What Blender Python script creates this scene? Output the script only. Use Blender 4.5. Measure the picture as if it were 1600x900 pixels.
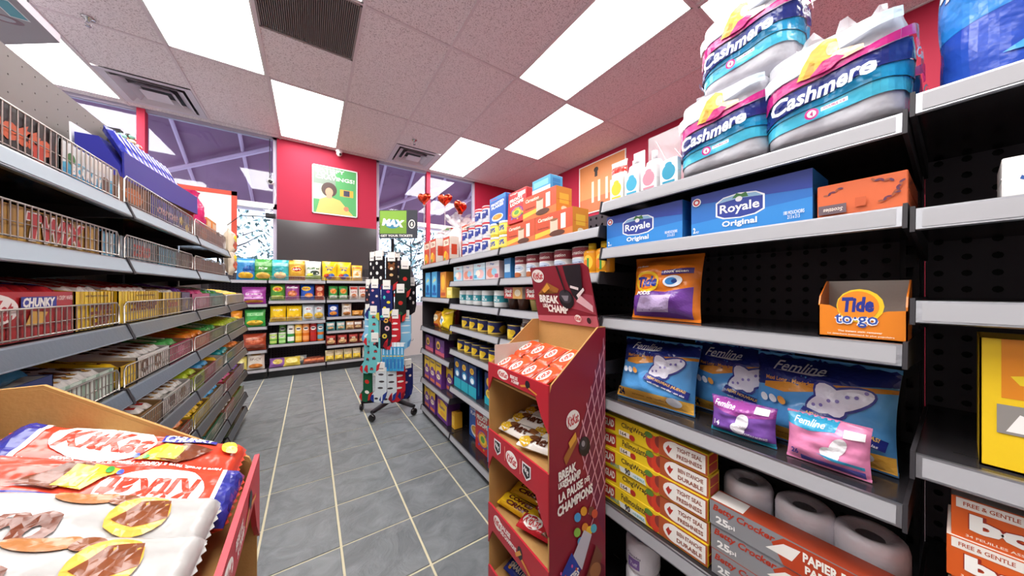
import bpy, bmesh, math, random
from mathutils import Matrix, Vector
random.seed(7)
PI = math.pi
SC = bpy.context.scene
COL = SC.collection
for _o in list(bpy.data.objects): bpy.data.objects.remove(_o)

# ------------------------------------------------------------------ camera, world, exposure
YAW = math.atan2(315, 470)
cam_d = bpy.data.cameras.new('camera'); cam = bpy.data.objects.new('camera', cam_d); COL.objects.link(cam)
cam_d.sensor_width = 36.0; cam_d.lens = 470 / 1600 * 36; cam_d.shift_y = 3 / 1600; cam_d.clip_start = .02
cam.location = (0, 0, 1.05); cam.rotation_euler = (PI/2, 0, -YAW)
SC.camera = cam
W_ = bpy.data.worlds.new('overcast_sky'); SC.world = W_; W_.use_nodes = True
_bg = W_.node_tree.nodes['Background']; _bg.inputs[0].default_value = (.80, .90, 1.0, 1); _bg.inputs[1].default_value = 2.6
vs = SC.view_settings; vs.view_transform = 'Standard'; vs.look = 'None'; vs.exposure = 0.2; vs.gamma = 1.0; vs.use_curve_mapping = False
LIGHT_STRENGTH = 12.0
SC.cycles.max_bounces = 8; SC.cycles.diffuse_bounces = 5; SC.cycles.glossy_bounces = 3; SC.cycles.transparent_max_bounces = 12
SC.cycles.sample_clamp_indirect = 6.0; SC.cycles.use_denoising = True

# ------------------------------------------------------------------ materials
def s2l(c): return c/12.92 if c <= .04045 else ((c+.055)/1.055)**2.4
def lin(h):
    h = h.lstrip('#'); return tuple(s2l(int(h[i:i+2], 16)/255) for i in (0, 2, 4)) + (1,)
_M = {}
# finishes: '' coated print, k card, f wrinkled film, g smooth gloss, m metal, d matt paint, c cloth
FIN = dict(**{'': (.42, 0, .5), 'k': (.8, 0, .2), 'f': (.22, 0, .5), 'g': (.15, 0, .5), 'm': (.32, .85, .5), 'd': (.6, 0, .3), 'c': (.95, 0, .1), 'h': (.12, .9, .5)})
def mat(key):
    if key in _M: return _M[key]
    hx, _, fin = key.partition('/')
    m = bpy.data.materials.new('m_' + key.replace('#', '').replace('/', '_')); m.use_nodes = True
    nt = m.node_tree; b = nt.nodes['Principled BSDF']; r, me, sp = FIN[fin]
    b.inputs['Base Color'].default_value = lin(hx); b.inputs['Roughness'].default_value = r; b.inputs['Metallic'].default_value = me
    b.inputs['Specular IOR Level'].default_value = sp
    if fin in 'kfchm' and fin:
        tc = nt.nodes.new('ShaderNodeTexCoord'); no = nt.nodes.new('ShaderNodeTexNoise'); bu = nt.nodes.new('ShaderNodeBump')
        no.inputs['Scale'].default_value = {'k': 160, 'f': 38, 'c': 400, 'h': 30, 'm': 90}[fin]
        bu.inputs['Strength'].default_value = {'k': .08, 'f': .35, 'c': .3, 'h': .3, 'm': .05}[fin]; bu.inputs['Distance'].default_value = .01
        nt.links.new(tc.outputs['Object'], no.inputs['Vector']); nt.links.new(no.outputs['Fac'], bu.inputs['Height']); nt.links.new(bu.outputs['Normal'], b.inputs['Normal'])
        if fin == 'k':
            mx = nt.nodes.new('ShaderNodeMixRGB'); mx.inputs[1].default_value = lin(hx); c2 = lin(hx); mx.inputs[2].default_value = (c2[0]*.8, c2[1]*.8, c2[2]*.78, 1)
            n2 = nt.nodes.new('ShaderNodeTexNoise'); n2.inputs['Scale'].default_value = 14; nt.links.new(tc.outputs['Object'], n2.inputs['Vector'])
            nt.links.new(n2.outputs['Fac'], mx.inputs[0]); nt.links.new(mx.outputs[0], b.inputs['Base Color'])
    _M[key] = m; return m
def node_mat(name, fn):
    m = bpy.data.materials.new(name); m.use_nodes = True; nt = m.node_tree
    fn(nt, nt.nodes['Principled BSDF'], lambda t: nt.nodes.new('ShaderNode' + t), nt.links.new); _M[name] = m; return name
def _ceil(nt, b, N, L):
    tc = N('TexCoord'); n1 = N('TexNoise'); n1.inputs['Scale'].default_value = 130; n1.inputs['Detail'].default_value = 3; n1.inputs['Roughness'].default_value = .7
    cr = N('ValToRGB'); cr.color_ramp.elements[0].position = .36; cr.color_ramp.elements[0].color = lin('#a8989b'); cr.color_ramp.elements[1].position = .47; cr.color_ramp.elements[1].color = lin('#f0e8ea')
    L(tc.outputs['Object'], n1.inputs['Vector']); L(n1.outputs['Fac'], cr.inputs[0]); L(cr.outputs[0], b.inputs['Base Color'])
    bu = N('Bump'); bu.inputs['Strength'].default_value = .35; bu.inputs['Distance'].default_value = .004; L(n1.outputs['Fac'], bu.inputs['Height']); L(bu.outputs[0], b.inputs['Normal']); b.inputs['Roughness'].default_value = .95
CEIL = node_mat('ceiling_tile', _ceil)
def _slate(nt, b, N, L):
    tc = N('TexCoord'); oi = N('ObjectInfo'); ad = N('VectorMath'); ad.operation = 'ADD'
    sc = N('VectorMath'); sc.operation = 'SCALE'; sc.inputs['Scale'].default_value = 7.3
    L(oi.outputs['Location'], sc.inputs[0]); L(tc.outputs['Object'], ad.inputs[0]); L(sc.outputs[0], ad.inputs[1])
    n1 = N('TexNoise'); n1.inputs['Scale'].default_value = 9; n1.inputs['Detail'].default_value = 6; n1.inputs['Roughness'].default_value = .62; n1.inputs['Distortion'].default_value = .9
    L(ad.outputs[0], n1.inputs['Vector'])
    cr = N('ValToRGB'); cr.color_ramp.elements[0].position = .3; cr.color_ramp.elements[0].color = lin('#5b5f62'); cr.color_ramp.elements[1].position = .72; cr.color_ramp.elements[1].color = lin('#7b7f82')
    L(n1.outputs['Fac'], cr.inputs[0]); L(cr.outputs[0], b.inputs['Base Color'])
    bu = N('Bump'); bu.inputs['Strength'].default_value = .55; bu.inputs['Distance'].default_value = .012; L(n1.outputs['Fac'], bu.inputs['Height']); L(bu.outputs[0], b.inputs['Normal'])
    b.inputs['Roughness'].default_value = .42
SLATE = node_mat('slate_tile', _slate)
def _glass(nt, b, N, L):
    b.inputs['Base Color'].default_value = (.9, .95, 1, 1); b.inputs['Roughness'].default_value = .02
    tr = N('BsdfTransparent'); gl = N('BsdfGlossy'); gl.inputs['Roughness'].default_value = .03; mx = N('MixShader'); fr = N('Fresnel'); fr.inputs['IOR'].default_value = 1.5
    tr.inputs[0].default_value = (.93, .95, 1, 1)
    L(fr.outputs[0], mx.inputs[0]); L(tr.outputs[0], mx.inputs[1]); L(gl.outputs[0], mx.inputs[2]); L(mx.outputs[0], nt.nodes['Material Output'].inputs['Surface'])
GLASS = node_mat('window_glass', _glass)
def _cello(nt, b, N, L):
    b.inputs['Base Color'].default_value = (.95, .97, 1, 1); b.inputs['Roughness'].default_value = .12
    tc = N('TexCoord'); v = N('TexVoronoi'); v.inputs['Scale'].default_value = 26; bu = N('Bump'); bu.inputs['Strength'].default_value = .8; bu.inputs['Distance'].default_value = .02
    L(tc.outputs['Object'], v.inputs['Vector']); L(v.outputs['Distance'], bu.inputs['Height']); L(bu.outputs[0], b.inputs['Normal'])
    b.inputs['Alpha'].default_value = .55
CELLO = node_mat('cellophane', _cello)
def _clearp(nt, b, N, L):
    b.inputs['Base Color'].default_value = (.9, .93, .96, 1); b.inputs['Roughness'].default_value = .08; b.inputs['Alpha'].default_value = .22
CLEAR = node_mat('clear_plastic', _clearp)
def _lamp(nt, b, N, L):
    b.inputs['Base Color'].default_value = (.9, .9, .9, 1); b.inputs['Emission Color'].default_value = (1, .985, .96, 1); b.inputs['Emission Strength'].default_value = LIGHT_STRENGTH
LAMP = node_mat('lit_diffuser', _lamp)
def _soffit(nt, b, N, L):
    tc = N('TexCoord'); n = N('TexNoise'); n.inputs['Scale'].default_value = 3; n.inputs['Detail'].default_value = 3
    cr = N('ValToRGB'); cr.color_ramp.elements[0].color = lin('#6d4468'); cr.color_ramp.elements[1].color = lin('#9a6a9a')
    L(tc.outputs['Object'], n.inputs['Vector']); L(n.outputs['Fac'], cr.inputs[0]); L(cr.outputs[0], b.inputs['Base Color']); b.inputs['Roughness'].default_value = .35
SOFFIT = node_mat('painted_soffit', _soffit)

# ------------------------------------------------------------------ mesh builder
class MB:
    def __init__(s): s.v, s.f, s.m, s.sm, s.mats = [], [], [], [], []
    def mi(s, key):
        if key not in s.mats: s.mats.append(key)
        return s.mats.index(key)
    def add(s, vs, fs, key, M=None, smooth=False):
        o = len(s.v); k = s.mi(key)
        for p in vs: s.v.append(tuple(M @ Vector(p)) if M else tuple(p))
        for f in fs: s.f.append(tuple(i+o for i in f)); s.m.append(k); s.sm.append(smooth)
        return s
    def box(s, x0, y0, z0, x1, y1, z1, key, ch=0, M=None):
        if ch <= 0:
            v = [(x, y, z) for z in (z0, z1) for y in (y0, y1) for x in (x0, x1)]
            return s.add(v, [(0, 2, 3, 1), (4, 5, 7, 6), (0, 1, 5, 4), (2, 6, 7, 3), (0, 4, 6, 2), (1, 3, 7, 5)], key, M)
        X, Y, Z = (x0, x1), (y0, y1), (z0, z1); v = []; ix = {}
        for a in (0, 1):
            for b in (0, 1):
                for c in (0, 1):
                    p = [X[a], Y[b], Z[c]]; q = [ch*(1-2*a), ch*(1-2*b), ch*(1-2*c)]
                    for ax in range(3):
                        r = [p[i] + (0 if i == ax else q[i]) for i in range(3)]; ix[a, b, c, ax] = len(v); v.append(r)
        F = []
        for ax in range(3):
            for sd in (0, 1):
                o = [i for i in range(3) if i != ax]; quad = []
                for (i, j) in ((0, 0), (1, 0), (1, 1), (0, 1)):
                    t = [0]*3; t[ax] = sd; t[o[0]] = i; t[o[1]] = j; quad.append(ix[tuple(t) + (ax,)])
                F.append(tuple(quad))
        for ax in range(3):
            o = [i for i in range(3) if i != ax]
            for i in (0, 1):
                for j in (0, 1):
                    q = []
                    for sd in (0, 1):
                        t = [0]*3; t[ax] = sd; t[o[0]] = i; t[o[1]] = j
                        q.append((ix[tuple(t)+(o[0],)], ix[tuple(t)+(o[1],)]))
                    F.append((q[0][0], q[0][1], q[1][1], q[1][0]))
        for a in (0, 1):
            for b in (0, 1):
                for c in (0, 1): F.append(tuple(ix[a, b, c, ax] for ax in range(3)))
        return s.add(v, F, key, M)
    def prism(s, poly, a0, a1, key, axis='x', M=None):
        # poly in the plane across the axis: x -> (y,z), y -> (x,z), z -> (x,y)
        mk = {'x': lambda p, a: (a, p[0], p[1]), 'y': lambda p, a: (p[0], a, p[1]), 'z': lambda p, a: (p[0], p[1], a)}[axis]
        n = len(poly); v = [mk(p, a0) for p in poly] + [mk(p, a1) for p in poly]
        return s.add(v, [tuple(range(n)), tuple(range(2*n-1, n-1, -1))] + [(i, (i+1) % n, n+(i+1) % n, n+i) for i in range(n)], key, M)
    def tube(s, pts, r, key, n=6, M=None, cap=True):
        P = [Vector(p) for p in pts]; v = []; F = []
        for i, p in enumerate(P):
            d = (P[min(i+1, len(P)-1)] - P[max(i-1, 0)]).normalized()
            a = d.orthogonal().normalized() if i == 0 else (a - d*a.dot(d)).normalized()
            b = d.cross(a)
            rr = r[i] if isinstance(r, (list, tuple)) else r
            for k in range(n): t = 2*PI*k/n; v.append(p + rr*(math.cos(t)*a + math.sin(t)*b))
        for i in range(len(P)-1):
            for k in range(n): F.append((i*n+k, i*n+(k+1) % n, (i+1)*n+(k+1) % n, (i+1)*n+k))
        if cap: F += [tuple(range(n)), tuple(range(len(P)*n-1, (len(P)-1)*n-1, -1))]
        return s.add(v, F, key, M, True)
    def lathe(s, prof, key, n=18, M=None, smooth=True):
        v = []; F = []
        for (r, z) in prof:
            for k in range(n): v.append((r*math.cos(2*PI*k/n), r*math.sin(2*PI*k/n), z))
        for i in range(len(prof)-1):
            for k in range(n): F.append((i*n+k, i*n+(k+1) % n, (i+1)*n+(k+1) % n, (i+1)*n+k))
        if prof[0][0] > 1e-5: F.append(tuple(range(n-1, -1, -1)))
        if prof[-1][0] > 1e-5: F.append(tuple(range((len(prof)-1)*n, len(prof)*n)))
        return s.add(v, F, key, M, smooth)
    def grid(s, nu, nv, fn, key, smooth=True, M=None):
        v = [fn(i/nu, j/nv) for j in range(nv+1) for i in range(nu+1)]
        return s.add(v, [(j*(nu+1)+i, j*(nu+1)+i+1, (j+1)*(nu+1)+i+1, (j+1)*(nu+1)+i) for j in range(nv) for i in range(nu)], key, M, smooth)
    def mesh(s, name):
        me = bpy.data.meshes.new(name); me.from_pydata(s.v, [], s.f)
        for k in s.mats: me.materials.append(mat(k))
        me.polygons.foreach_set('material_index', s.m); me.polygons.foreach_set('use_smooth', s.sm); me.update(); return me
    def build(s, name, parent=None, loc=None, rot=None):
        return link(name, s.mesh(name), parent, loc, rot)
def link(name, data, parent=None, loc=None, rot=None):
    o = bpy.data.objects.new(name, data); COL.objects.link(o); o.parent = parent
    if loc: o.location = loc
    if rot: o.rotation_euler = rot
    return o
def tag(o, label=None, cat=None, group=None, kind=None):
    for k, v in (('label', label), ('category', cat), ('group', group), ('kind', kind)):
        if v: o[k] = v
    return o
def thing(name, label, cat, loc=(0, 0, 0), rz=0, group=None):
    return tag(link(name, None, None, loc, (0, 0, rz)), label, cat, group)
def struct(name, mb, label=None, parent=None):
    o = mb.build(name, parent)
    if not parent: tag(o, label, None, None, 'structure')
    return o

# ------------------------------------------------------------------ flat print: rectangles, ellipses, polygons and lettering on a surface
_T = {}
def text2d(s, b, sh):
    k = (s, b, sh)
    if k not in _T:
        cu = bpy.data.curves.new('lettering', 'FONT'); cu.body = s; cu.resolution_u = 2; cu.offset = b; cu.shear = sh; cu.space_line = .85
        cu.align_x = 'CENTER'
        o = bpy.data.objects.new('lettering', cu); me = bpy.data.meshes.new_from_object(o)
        v = [(p.co.x, p.co.y) for p in me.vertices]; f = [tuple(p.vertices) for p in me.polygons]
        bpy.data.objects.remove(o); bpy.data.curves.remove(cu); bpy.data.meshes.remove(me)
        x0 = min(p[0] for p in v); x1 = max(p[0] for p in v); y0 = min(p[1] for p in v); y1 = max(p[1] for p in v)
        _T[k] = ([((p[0]-x0)/(x1-x0)-.5, (p[1]-y0)/(y1-y0)-.5) for p in v], f)
    return _T[k]
def R(x0, y0, x1, y1, c): return ('p', [(x0, y0), (x1, y0), (x1, y1), (x0, y1)], c)
def E(cx, cy, rx, ry, c, rot=0, n=20): return ('e', cx, cy, rx, ry, c, rot, n)
def P(pts, c): return ('p', pts, c)
def T(s, cx, cy, w, h, c, sh=0, b=.02, rot=0): return ('t', s, cx, cy, w, h, c, sh, b, rot)
def prt(mb, ops, W, H, surf, sub=0, e0=.0003):
    for i, op in enumerate(ops):
        e = e0 + .00015*i if not sub else .0006 + .00032*i; t = op[0]; fs = None
        if t == 'p': v = [((x-.5)*W, z*H) for x, z in op[1]]; fs = [tuple(range(len(v)))]; c = op[2]
        elif t == 'e':
            _, cx, cy, rx, ry, c, rot, n = op; ca, sa = math.cos(rot), math.sin(rot); v = [((cx-.5)*W, cy*H)]
            for k in range(n):
                a = 2*PI*k/n; x, z = rx*W*math.cos(a), ry*H*math.sin(a); v.append(((cx-.5)*W + x*ca - z*sa, cy*H + x*sa + z*ca))
            fs = [(0, 1+k, 1+(k+1) % n) for k in range(n)] if sub else [tuple(range(1, n+1))]
        else:
            _, s_, cx, cy, w, h, c, sh, b, rot = op; tv, fs = text2d(s_, b, sh); ca, sa = math.cos(rot), math.sin(rot)
            v = [((cx-.5)*W + x*w*W*ca - z*h*H*sa, cy*H + x*w*W*sa + z*h*H*ca) for x, z in tv]
        if '/' not in c and FINISH[0]: c = c + '/' + FINISH[0]
        if sub:
            tr = []; lim = sub if t != 't' else sub*.8
            for f in fs:
                for k in range(1, len(f)-1): tr.append((v[f[0]], v[f[k]], v[f[k+1]]))
            out = []
            while tr:
                a = tr.pop(); ls = [math.dist(a[k], a[(k+1) % 3]) for k in range(3)]; k = ls.index(max(ls))
                if ls[k] > lim:
                    p, q, r = a[k], a[(k+1) % 3], a[(k+2) % 3]; m = ((p[0]+q[0])/2, (p[1]+q[1])/2); tr += [(p, m, r), (m, q, r)]
                else: out.append(a)
            v = [p for a in out for p in a]; fs = [(3*k, 3*k+1, 3*k+2) for k in range(len(out))]
        mb.add([surf(x, z, e) for x, z in v], fs, c, None, bool(sub))
FINISH = ['']
def on_front(D): return lambda x, z, e: (x, -D/2-e, z)
def on_right(W): return lambda s, z, e: (W/2+e, s, z)
def on_left(W): return lambda s, z, e: (-W/2-e, -s, z)
def on_top(D, H): return lambda x, t, e: (x, t-D/2, H+e)
def on_cyl(r): return lambda x, z, e: ((r+e)*math.sin(x/r), -(r+e)*math.cos(x/r), z)

# ------------------------------------------------------------------ product kinds
K = {}; DD = {}
def define(kind, name, cat, body, **parts):
    K[kind] = (name, cat, body.mesh(name), [(p, q.mesh(p)) for p, mb in parts.items() for q in (mb if isinstance(mb, list) else [mb]) if q.v])
def put(kind, label, group, x, y, z, rz=0, rx=0, ry=0):
    name, cat, me, parts = K[kind]
    o = tag(link(name, me, None, (x, y, z), (rx, ry, rz)), label, cat, group)
    for p, m in parts: link(p, m, o)
    return o
def carton(kind, W, D, H, col, front=(), side=(), top=(), name='carton', cat='box', fin='', tape=None):
    DD[kind] = D; b = MB(); b.box(-W/2, -D/2, 0, W/2, D/2, H, col, min(.0012, D*.05)); p = MB(); FINISH[0] = fin
    prt(p, list(front), W, H, on_front(D)); prt(p, list(side), D, H, on_right(W)); prt(p, list(side), D, H, on_left(W)); prt(p, list(top), W, D, on_top(D, H)); FINISH[0] = ''
    fls = []
    for sgn in (-1, 1):   # the closing flaps' edges on both ends
        fl = MB(); fls.append(fl); x = sgn*(W/2+.0006); fl.box(min(x, x-sgn*.0012), -D*.44, H*.5-.0008, max(x, x-sgn*.0012), D*.44, H*.5+.0008, col)
    define(kind, name, cat, b, printed_panel=p, end_flap=fls)
def can(kind, r, H, col, ops=(), lid='#b9bcc0/m', name='can', cat='can', rim=True, n=22, ring=None):
    DD[kind] = 2*r; b = MB(); b.lathe([(r*.94, 0), (r, .004), (r, H-.004), (r*.95, H)], col, n)
    p = MB(); prt(p, list(ops), 2*PI*r, H, on_cyl(r), .012)
    l = MB(); l.lathe([(r*1.015, H-.005), (r*1.03, H-.003), (r*1.03, H), (r*.93, H+.0005), (r*.9, H-.002), (0, H-.002)], lid, n)
    define(kind, name, cat, b, printed_label=p, lid=l)
def bulge(W, H, T, seed, horiz=False, flat=False):
    rnd = random.Random(seed); ph = [rnd.uniform(0, 6.28) for _ in range(6)]
    def fn(x, z):
        a = min(1, abs(2*x/W)); c = min(1, abs(2*z/H-1))
        if horiz:
            g = (1-a**2)**.5 if a < 1 else 0; e = max(0, min(1, (1-a)/.10)); y = e**.5 * (1-c**4)**.5
        else:
            e = max(0, min(1, (1-c-.07)/.5)); e = math.sin(e*PI/2)**.8; y = e * (1-a**2.4)**.62
        w = .05*math.sin(18*x/W+9*z/H+ph[0]) + .05*math.sin(11*x/W-16*z/H+ph[1]) + .03*math.sin(31*z/H+ph[2])
        return T/2*y*(1+w*1.3)
    return fn
def bag(kind, W, H, T, col, ops=(), name='snack_bag', cat='bag', seed=1, horiz=False, back=None, nu=16, nv=20, sub=None):
    DD[kind] = T; bf = bulge(W, H, T, seed, horiz); b = MB()
    zz = (lambda t: t)
    b.grid(nu, nv, lambda i, j: ((i-.5)*W*(1-.05*math.sin(PI*j) if not horiz else 1), -bf((i-.5)*W, j*H)-.0004, j*H), col)
    b.grid(nu, nv, lambda i, j: ((.5-i)*W*(1-.05*math.sin(PI*j) if not horiz else 1), bf((i-.5)*W, j*H)+.0004, j*H), back or col)
    p = MB(); FINISH[0] = 'f'
    if horiz: sf = lambda x, z, e: (x, -bf(x, z)-e-.0006, z)
    else: sf = lambda x, z, e: (x*(1-.05*math.sin(PI*max(0, min(1, z/H)))), -bf(x, z)-e-.0006, z)
    prt(p, list(ops), W, H, sf, sub or max(W, H)/13); FINISH[0] = ''
    key = (back or col); cr = []
    if horiz:
        for sg in (-1, 1):
            s = MB(); cr.append(s)
            for k in range(7): z0 = H*(.06+.88*k/7); s.add([(sg*W/2, 0, z0), (sg*W/2, 0, z0+H*.125), (sg*(W/2+.003), 0, z0+H*.0625)], [(0, 1, 2)], key)
            s.box(min(sg*W/2, sg*(W/2-.008)), -.0012, 0, max(sg*W/2, sg*(W/2-.008)), .0012, H, key)
    else:
        for zz0 in (0, H):
            s = MB(); cr.append(s); sg = 1 if zz0 else -1; z1 = zz0-sg*H*.045
            s.box(-W/2, -.0014, min(zz0, z1), W/2, .0014, max(zz0, z1), key)
    define(kind, name, cat, b, printed_front=p, crimp=cr)
def tray(kind, W, D, Hf, Hb, col, inner, front=(), name='display_tray', side=(), lip=.0, cat='display box'):
    DD[kind] = D; t = .003; b = MB(); pr = [(-D/2, 0), (D/2, 0), (D/2, Hb), (D*.1, Hb), (-D/2, Hf)]
    b.box(-W/2, -D/2, 0, W/2, D/2, t, inner); b.box(-W/2, -D/2, 0, W/2, -D/2+t, Hf, col); b.box(-W/2, D/2-t, 0, W/2, D/2, Hb, col)
    for x in (-W/2, W/2-t): b.prism(pr, x, x+t, col)
    ln = MB()
    ln.box(-W/2+t, -D/2+t, t, W/2-t, -D/2+t+.0008, Hf-.001, inner); ln.box(-W/2+t, D/2-t-.0008, t, W/2-t, D/2-t, Hb-.001, inner)
    pi_ = [(-D/2+t, t), (D/2-t, t), (D/2-t, Hb-.001), (D*.1, Hb-.001), (-D/2+t, Hf-.001)]
    ln.prism(pi_, -W/2+t, -W/2+t+.0006, inner); ln.prism(pi_, W/2-t-.0006, W/2-t, inner)
    p = MB(); prt(p, list(front), W, Hf, on_front(D)); prt(p, list(side), D, Hf, on_right(W)); prt(p, list(side), D, Hf, on_left(W))
    define(kind, name, cat, b, cardboard_lining=ln, printed_front=p)
# ================================================================== the setting
BY = 4.92; CZ = 3.01; RX = 3.5; LX = -3.6; NY = -3.2
RED = '#aa1e3c/d'
# floor: grout bed with slate tiles
TX, TY, GX, GY = .28, .283, .105, 1.413
mb = MB(); mb.box(LX, NY, -.06, RX, BY, -.004, '#cfc6aa/k'); floor = struct('floor', mb, 'grey slate tile floor with pale grout')
mb = MB(); g = .0045; mb.box(-TX/2+g, -TY/2+g, -.02, TX/2-g, TY/2-g, 0, SLATE, .0015); tile_me = mb.mesh('tile')
rest = MB()
for i in range(-14, 13):
    for j in range(-17, 13):
        x, y = GX + TX*(i+.5), GY + TY*(j+.5)
        x0, x1, y0, y1 = max(x-TX/2, LX), min(x+TX/2, RX), max(y-TY/2, NY), min(y+TY/2, BY)
        if x1-x0 < .03 or y1-y0 < .03: continue
        if -.95 < x < 1.3 and -.3 < y and x1-x0 > TX-.01 and y1-y0 > TY-.01:
            o = link('tile', tile_me, floor, (x, y, random.uniform(-.0006, .0006)))
        else: rest.box(x0+g, y0+g, -.02, x1-g, y1-g, 0, SLATE)
tag(rest.build('outer_tiles', floor), kind='stuff')
# ceiling: suspended grid with fissured panels
mb = MB(); mb.box(LX, NY, CZ+.05, RX, BY, CZ+.12, '#8a8385/d'); ceiling = struct('ceiling', mb, 'suspended ceiling of fissured mauve white panels')
CXW, CYW = .6365, 1.265
def cx(i): return .31 + CXW*i
def cy(j): return 2.29 + CYW*j
LAMPS = {(-1, 1), (-2, 0), (2, -1), (3, 0), (2, 1), (-4, 1), (-1, -1), (-2, -2), (2, -3), (3, -2), (-4, -1), (-5, 0), (-1, -3), (-5, -2), (-1, -2)}  # entries missing from LN are unseen lamps added to brighten the aisle shelves
HALF = {(-1, 0): 'grille', (-3, 1): 'diffuser', (1, 1): 'diffuser'}
b_ = .008
def panel(x0, y0, x1, y1):
    mb = MB(); mb.box(x0+b_, y0+b_, CZ+.002, x1-b_, y1-b_, CZ+.02, CEIL); mb.build('ceiling_panel', ceiling)
for i in range(-7, 6):
    for j in range(-5, 3):
        x0, x1, y0, y1 = max(cx(i), LX), min(cx(i+1), RX), max(cy(j), NY), min(cy(j+1), BY)
        if x1-x0 < .03 or y1-y0 < .03: continue
        k = (i, j)
        if k in LAMPS: continue
        if HALF.get(k) == 'grille': panel(x0, y0+.61, x1, y1)
        elif HALF.get(k) == 'diffuser': panel(x0, y0, x1, y1-.62)
        else: panel(x0, y0, x1, y1)
for i in range(-6, 6):
    mb = MB(); mb.box(cx(i)-.0105, NY, CZ-.003, cx(i)+.0105, BY, CZ+.004, '#ddd2d6/d'); mb.build('grid_rail', ceiling)
for j in range(-4, 3):
    mb = MB(); mb.box(LX, cy(j)-.0105, CZ-.0025, RX, cy(j)+.0105, CZ+.004, '#ddd2d6/d'); mb.build('grid_rail', ceiling)
LN = {(-1, 1): 'lit ceiling panel light just before the red pillar', (-2, 0): 'lit ceiling panel light beside the dark return grille', (2, -1): 'long lit ceiling panel light over the tissue packs',
      (3, 0): 'lit ceiling panel light over the far aisle near the orange poster', (2, 1): 'lit ceiling panel light beside the square air diffuser at the window', (-4, 1): 'lit ceiling panel light over the left window'}
for (i, j) in sorted(LAMPS):
    t = thing('ceiling_light', LN.get((i, j), 'unseen ceiling panel light added out of view to brighten the aisle shelves'), 'ceiling light', (cx(i)+CXW/2, cy(j)+CYW/2, CZ), 0, 'recessed ceiling lights')
    w, d = CXW/2-.011, CYW/2-.011
    mb = MB()
    for s_ in (-1, 1):
        mb.box(s_*w-.012*(s_ > 0), -d, -.002, s_*w+.012*(s_ < 0), d, .03, '#e8e6e4/d'); mb.box(-w, s_*d-.012*(s_ > 0), -.002, w, s_*d+.012*(s_ < 0), .03, '#e8e6e4/d')
    mb.build('frame', t)
    mb = MB(); mb.box(-w+.012, -d+.012, .004, w-.012, d-.012, .008, LAMP); mb.build('diffuser', t)
# return grille
t = thing('return_air_grille', 'dark ribbed square return air grille set in the ceiling', 'grille', (cx(-1)+CXW/2, 2.29+.305, CZ))
mb = MB(); w = CXW/2-.011; d = .3
for s_ in (-1, 1):
    mb.box(s_*w-.014*(s_ > 0), -d, -.004, s_*w+.014*(s_ < 0), d, .02, '#8f8886/d'); mb.box(-w, s_*d-.014*(s_ > 0), -.004, w, s_*d+.014*(s_ < 0), .02, '#8f8886/d')
mb.build('frame', t); mb = MB(); mb.box(-w, -d, .022, w, d, .026, '#4a4545/d'); mb.build('backing', t)
mb = MB()
for k in range(46): x = -w+.016+(2*w-.032)*(k+.5)/46; mb.box(x-.0035, -d+.01, 0, x+.0035, d-.01, .012, '#7a7371/d')
tag(mb.build('louvre_blades', t), kind='stuff')
# square diffusers
for xx, lb in ((cx(-3), 'square stepped air diffuser in the ceiling over the left window'), (cx(1), 'square stepped air diffuser in the ceiling right of the red pillar')):
    t = thing('air_diffuser', lb, 'vent', (xx+CXW/2, 4.51, CZ))
    for k, (r0, r1, z0, z1) in enumerate(((.305, .25, -.004, .0), (.235, .17, -.016, .03), (.16, .105, -.02, .035), (.095, .0, -.018, -.01))):
        mb = MB(); v = [(sx*r, sy*r, z) for r, z in ((r0, z0), (r1, z1)) for sx, sy in ((-1, -1), (1, -1), (1, 1), (-1, 1))]
        mb.add(v, [(q, (q+1) % 4, 4+(q+1) % 4, 4+q) for q in range(4)] + ([(4, 5, 6, 7)] if r1 < .001 else []), '#d8d2dc/d'); mb.build('vane', t)
    mb = MB(); mb.box(-.26, -.26, .04, .26, .26, .045, '#3c383c/d'); mb.build('duct', t)
# sprinklers
for x, y, lb in ((.98, 1.14, 'small chrome ceiling sprinkler head near the long panel light'), (-1.33, 3.5, 'small chrome ceiling sprinkler head near the left diffuser'), (1.13, 3.98, 'small chrome ceiling sprinkler head before the right diffuser')):
    t = thing('sprinkler', lb, 'sprinkler', (x, y, CZ))
    mb = MB(); mb.lathe([(.035, -.001), (.03, -.008), (.012, -.012), (.01, -.03)], '#c9c9cc/h', 14); mb.build('escutcheon', t)
    mb = MB(); mb.tube([(-.01, 0, -.028), (-.014, 0, -.045), (0, 0, -.058)], .002, '#b5b5b8/h'); mb.tube([(.01, 0, -.028), (.014, 0, -.045), (0, 0, -.058)], .002, '#b5b5b8/h'); mb.lathe([(.016, -.06), (.016, -.058), (0, -.057)], '#b5b5b8/h', 10); mb.build('deflector', t)
# walls
mb = MB(); mb.box(LX-.1, NY, 0, LX, BY, CZ+.05, '#d8d2d0/d'); struct('wall_left', mb, 'plain pale side wall')
mb = MB(); mb.box(LX, NY-.1, 0, RX, NY, CZ+.05, '#d8d2d0/d'); struct('wall_near', mb, 'plain pale wall behind the camera')
mb = MB(); mb.box(RX, NY, 0, RX+.1, BY+.1, CZ+.05, RED); struct('wall_right', mb, 'red painted side wall')
mb = MB()
mb.box(-.36, BY, 1.966, .83, BY+.14, CZ+.05, RED); mb.box(2.49, BY, 0, RX, BY+.14, CZ+.05, RED)
mb.box(LX, BY, 0, -.36, BY+.14, .8, '#b9b4b2/d'); mb.box(.83, BY, 0, 2.49, BY+.14, .8, '#b9b4b2/d')
wall_back = struct('wall_back', mb, 'red pillar and red end wall between tall windows')
mb = MB(); mb.box(-.36, BY-.004, .0, .83, BY+.14, 1.966, '#403b3d/g'); mb.build('black_panel', wall_back)
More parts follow.
